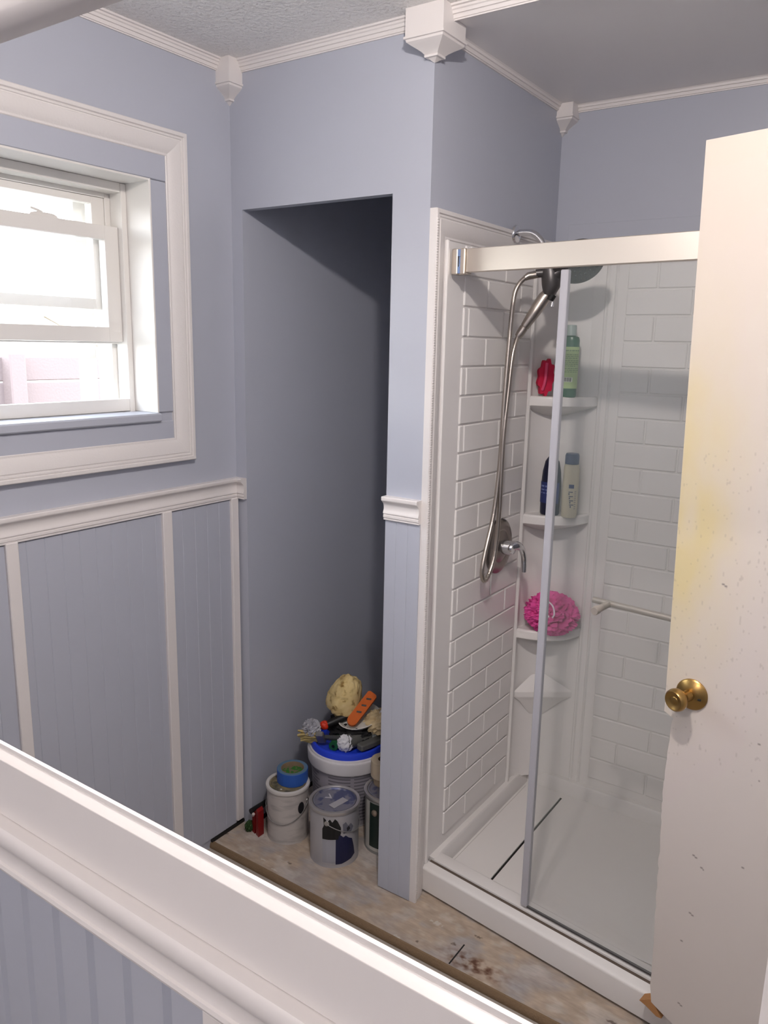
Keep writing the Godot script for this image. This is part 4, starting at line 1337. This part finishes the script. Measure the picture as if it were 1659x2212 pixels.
	t = thing("white_rod", "thin white rod leaning up behind the orange tool", "rod", V(0.335, 0.36, -0.33))
	obj("rod", MB.new().tube([Vector3.ZERO, V(0.075, 0.135, -0.02)], 0.006, 10), mat(Color(0.74, 0.73, 0.74), 0.5), t)
	t = thing("trash_bag", "black bag slumped in the dark behind the bucket", "bag", V(0.185, 0.0, -0.90))
	obj("bag", MB.new().lump(V(0, 0.20, 0), V(0.125, 0.20, 0.125), noise(0.012, 65, 3), 0.22), mat(Color(0.03, 0.03, 0.035), 0.6), t)

	# by the wall, left of the cans
	t = thing("red_clamp", "small red plastic clamp standing left of the pale paint can", "clamp", V(0.090, 0, 0.022))
	var red := mat(Color(0.50, 0.05, 0.06), 0.45)
	var rb := Basis(V(0, 1, 0), -0.35)
	obj("jaw", MB.new().run(pv([-0.022, 0, -0.004, 0, -0.002, 0.085, -0.010, 0.072, -0.020, 0.066]), V(0, 0, -0.012), V(0, 0, 0.012), rb.x, Vector3.UP), red, t)
	obj("jaw", MB.new().run(pv([0.002, 0, 0.022, 0, 0.022, 0.092, 0.010, 0.098, 0.004, 0.090]), V(0, 0, -0.016), V(0, 0, 0.010), rb.x, Vector3.UP), red, t)
	obj("spring_pin", MB.new().tube([V(-0.006, 0.070, 0.014), V(-0.002, 0.078, 0.016)], 0.005, 10), mat(Color(0.75, 0.70, 0.68), 0.4), t)
	t = thing("green_wad", "small green scrap on the floor left of the red clamp", "scrap", V(0.060, 0.0, 0.030))
	obj("scrap", MB.new().lump(V(0, 0.018, 0), V(0.013, 0.018, 0.016), noise(0.03, 85, 2), 0.4), mat(Color(0.13, 0.24, 0.07), 0.7), t)
	t = thing("black_bar", "black bar lying against the closet wall behind the red clamp", "bar", V(0.062, 0.0, -0.03))
	obj("bar", MB.new().tube([V(-0.008, 0.062, 0.045), V(-0.008, 0.058, -0.075)], 0.010, 12), M.black, t)
	obj("bar_foot", MB.new().tube([V(-0.006, 0.0, 0.02), V(-0.008, 0.058, 0.02)], 0.007, 10).tube([V(-0.006, 0.0, -0.06), V(-0.008, 0.058, -0.06)], 0.007, 10), M.black, t)

func torn(t: Node3D, turn: float, r: float, pts: Array, m: Material):
	# a ragged paper panel bent round a can; points are (degrees from +z towards +x, height)
	var poly := PackedVector2Array()
	for i in pts.size():   # subdivide so that long edges follow the curve
		var a := Vector2(deg_to_rad(pts[i][0] + turn), pts[i][1])
		poly.append(a)
	# slice into narrow strips for the bend
	var mb := MB.new()
	var lo := 10.0
	var hi := -10.0
	for q in poly:
		lo = min(lo, q.x)
		hi = max(hi, q.x)
	var step := deg_to_rad(5.0)
	var a0 := lo
	while a0 < hi - 1e-4:
		var a1: float = min(a0 + step, hi)
		var strip := PackedVector2Array([Vector2(a0, -1), Vector2(a1, -1), Vector2(a1, 1), Vector2(a0, 1)])
		for piece in Geometry2D.intersect_polygons(poly, strip):
			var tri := Geometry2D.triangulate_polygon(piece)
			var v := PackedVector3Array()
			var k: int = piece.size()
			for rr in [r, r - 0.0008]:
				for q in piece:
					v.append(V(sin(q.x) * rr, q.y, cos(q.x) * rr))
			var ix := PackedInt32Array()
			for j in tri.size() / 3:
				var aa := tri[3 * j]
				var bb := tri[3 * j + 1]
				var cc := tri[3 * j + 2]
				if (v[bb] - v[aa]).cross(v[cc] - v[aa]).dot(v[aa] * V(1, 0, 1)) < 0:
					var sw := bb
					bb = cc
					cc = sw
				ix.append_array([aa, bb, cc, aa + k, cc + k, bb + k])
			if ix.size():
				mb.add(v, ix, Transform3D.IDENTITY, PackedVector2Array(), 30.0)
		a0 = a1
	obj("label_panel", mb, m, t)

func mitt() -> MB:
	var mb := MB.new()
	var nz := noise(0.018, 33, 3)
	var v := PackedVector3Array()
	var ix := PackedInt32Array()
	var nu := 56
	var nv := 36
	var tilt := Basis(V(0, 0, 1), -0.30)
	for i in nv + 1:
		for k in nu:
			var th := PI * i / nv
			var a := TAU * k / nu
			var d := Vector3(sin(th) * cos(a), cos(th), sin(th) * sin(a))
			var w := nz.get_noise_3dv(d * 60.0)
			var wide := 0.057 + 0.012 * clampf(-d.y, -0.3, 1.0)
			var r := V(wide * 1.06, 0.090, 0.058) * (1.0 + 0.13 * w + 0.045 * nz.get_noise_3dv(d * 330.0))
			# ragged open cuff at the bottom
			if d.y < -0.5:
				r.y *= 0.80 + 0.10 * sin(5.0 * a)
				r.x *= 1.05
			v.append(tilt * (d * r))
	for i in nv:
		for k in nu:
			var a2 := i * nu + k
			var b := i * nu + (k + 1) % nu
			ix.append_array([a2, b, b + nu, a2, b + nu, a2 + nu])
	mb.add(v, ix, Transform3D.IDENTITY, PackedVector2Array(), 60.0)
	return mb
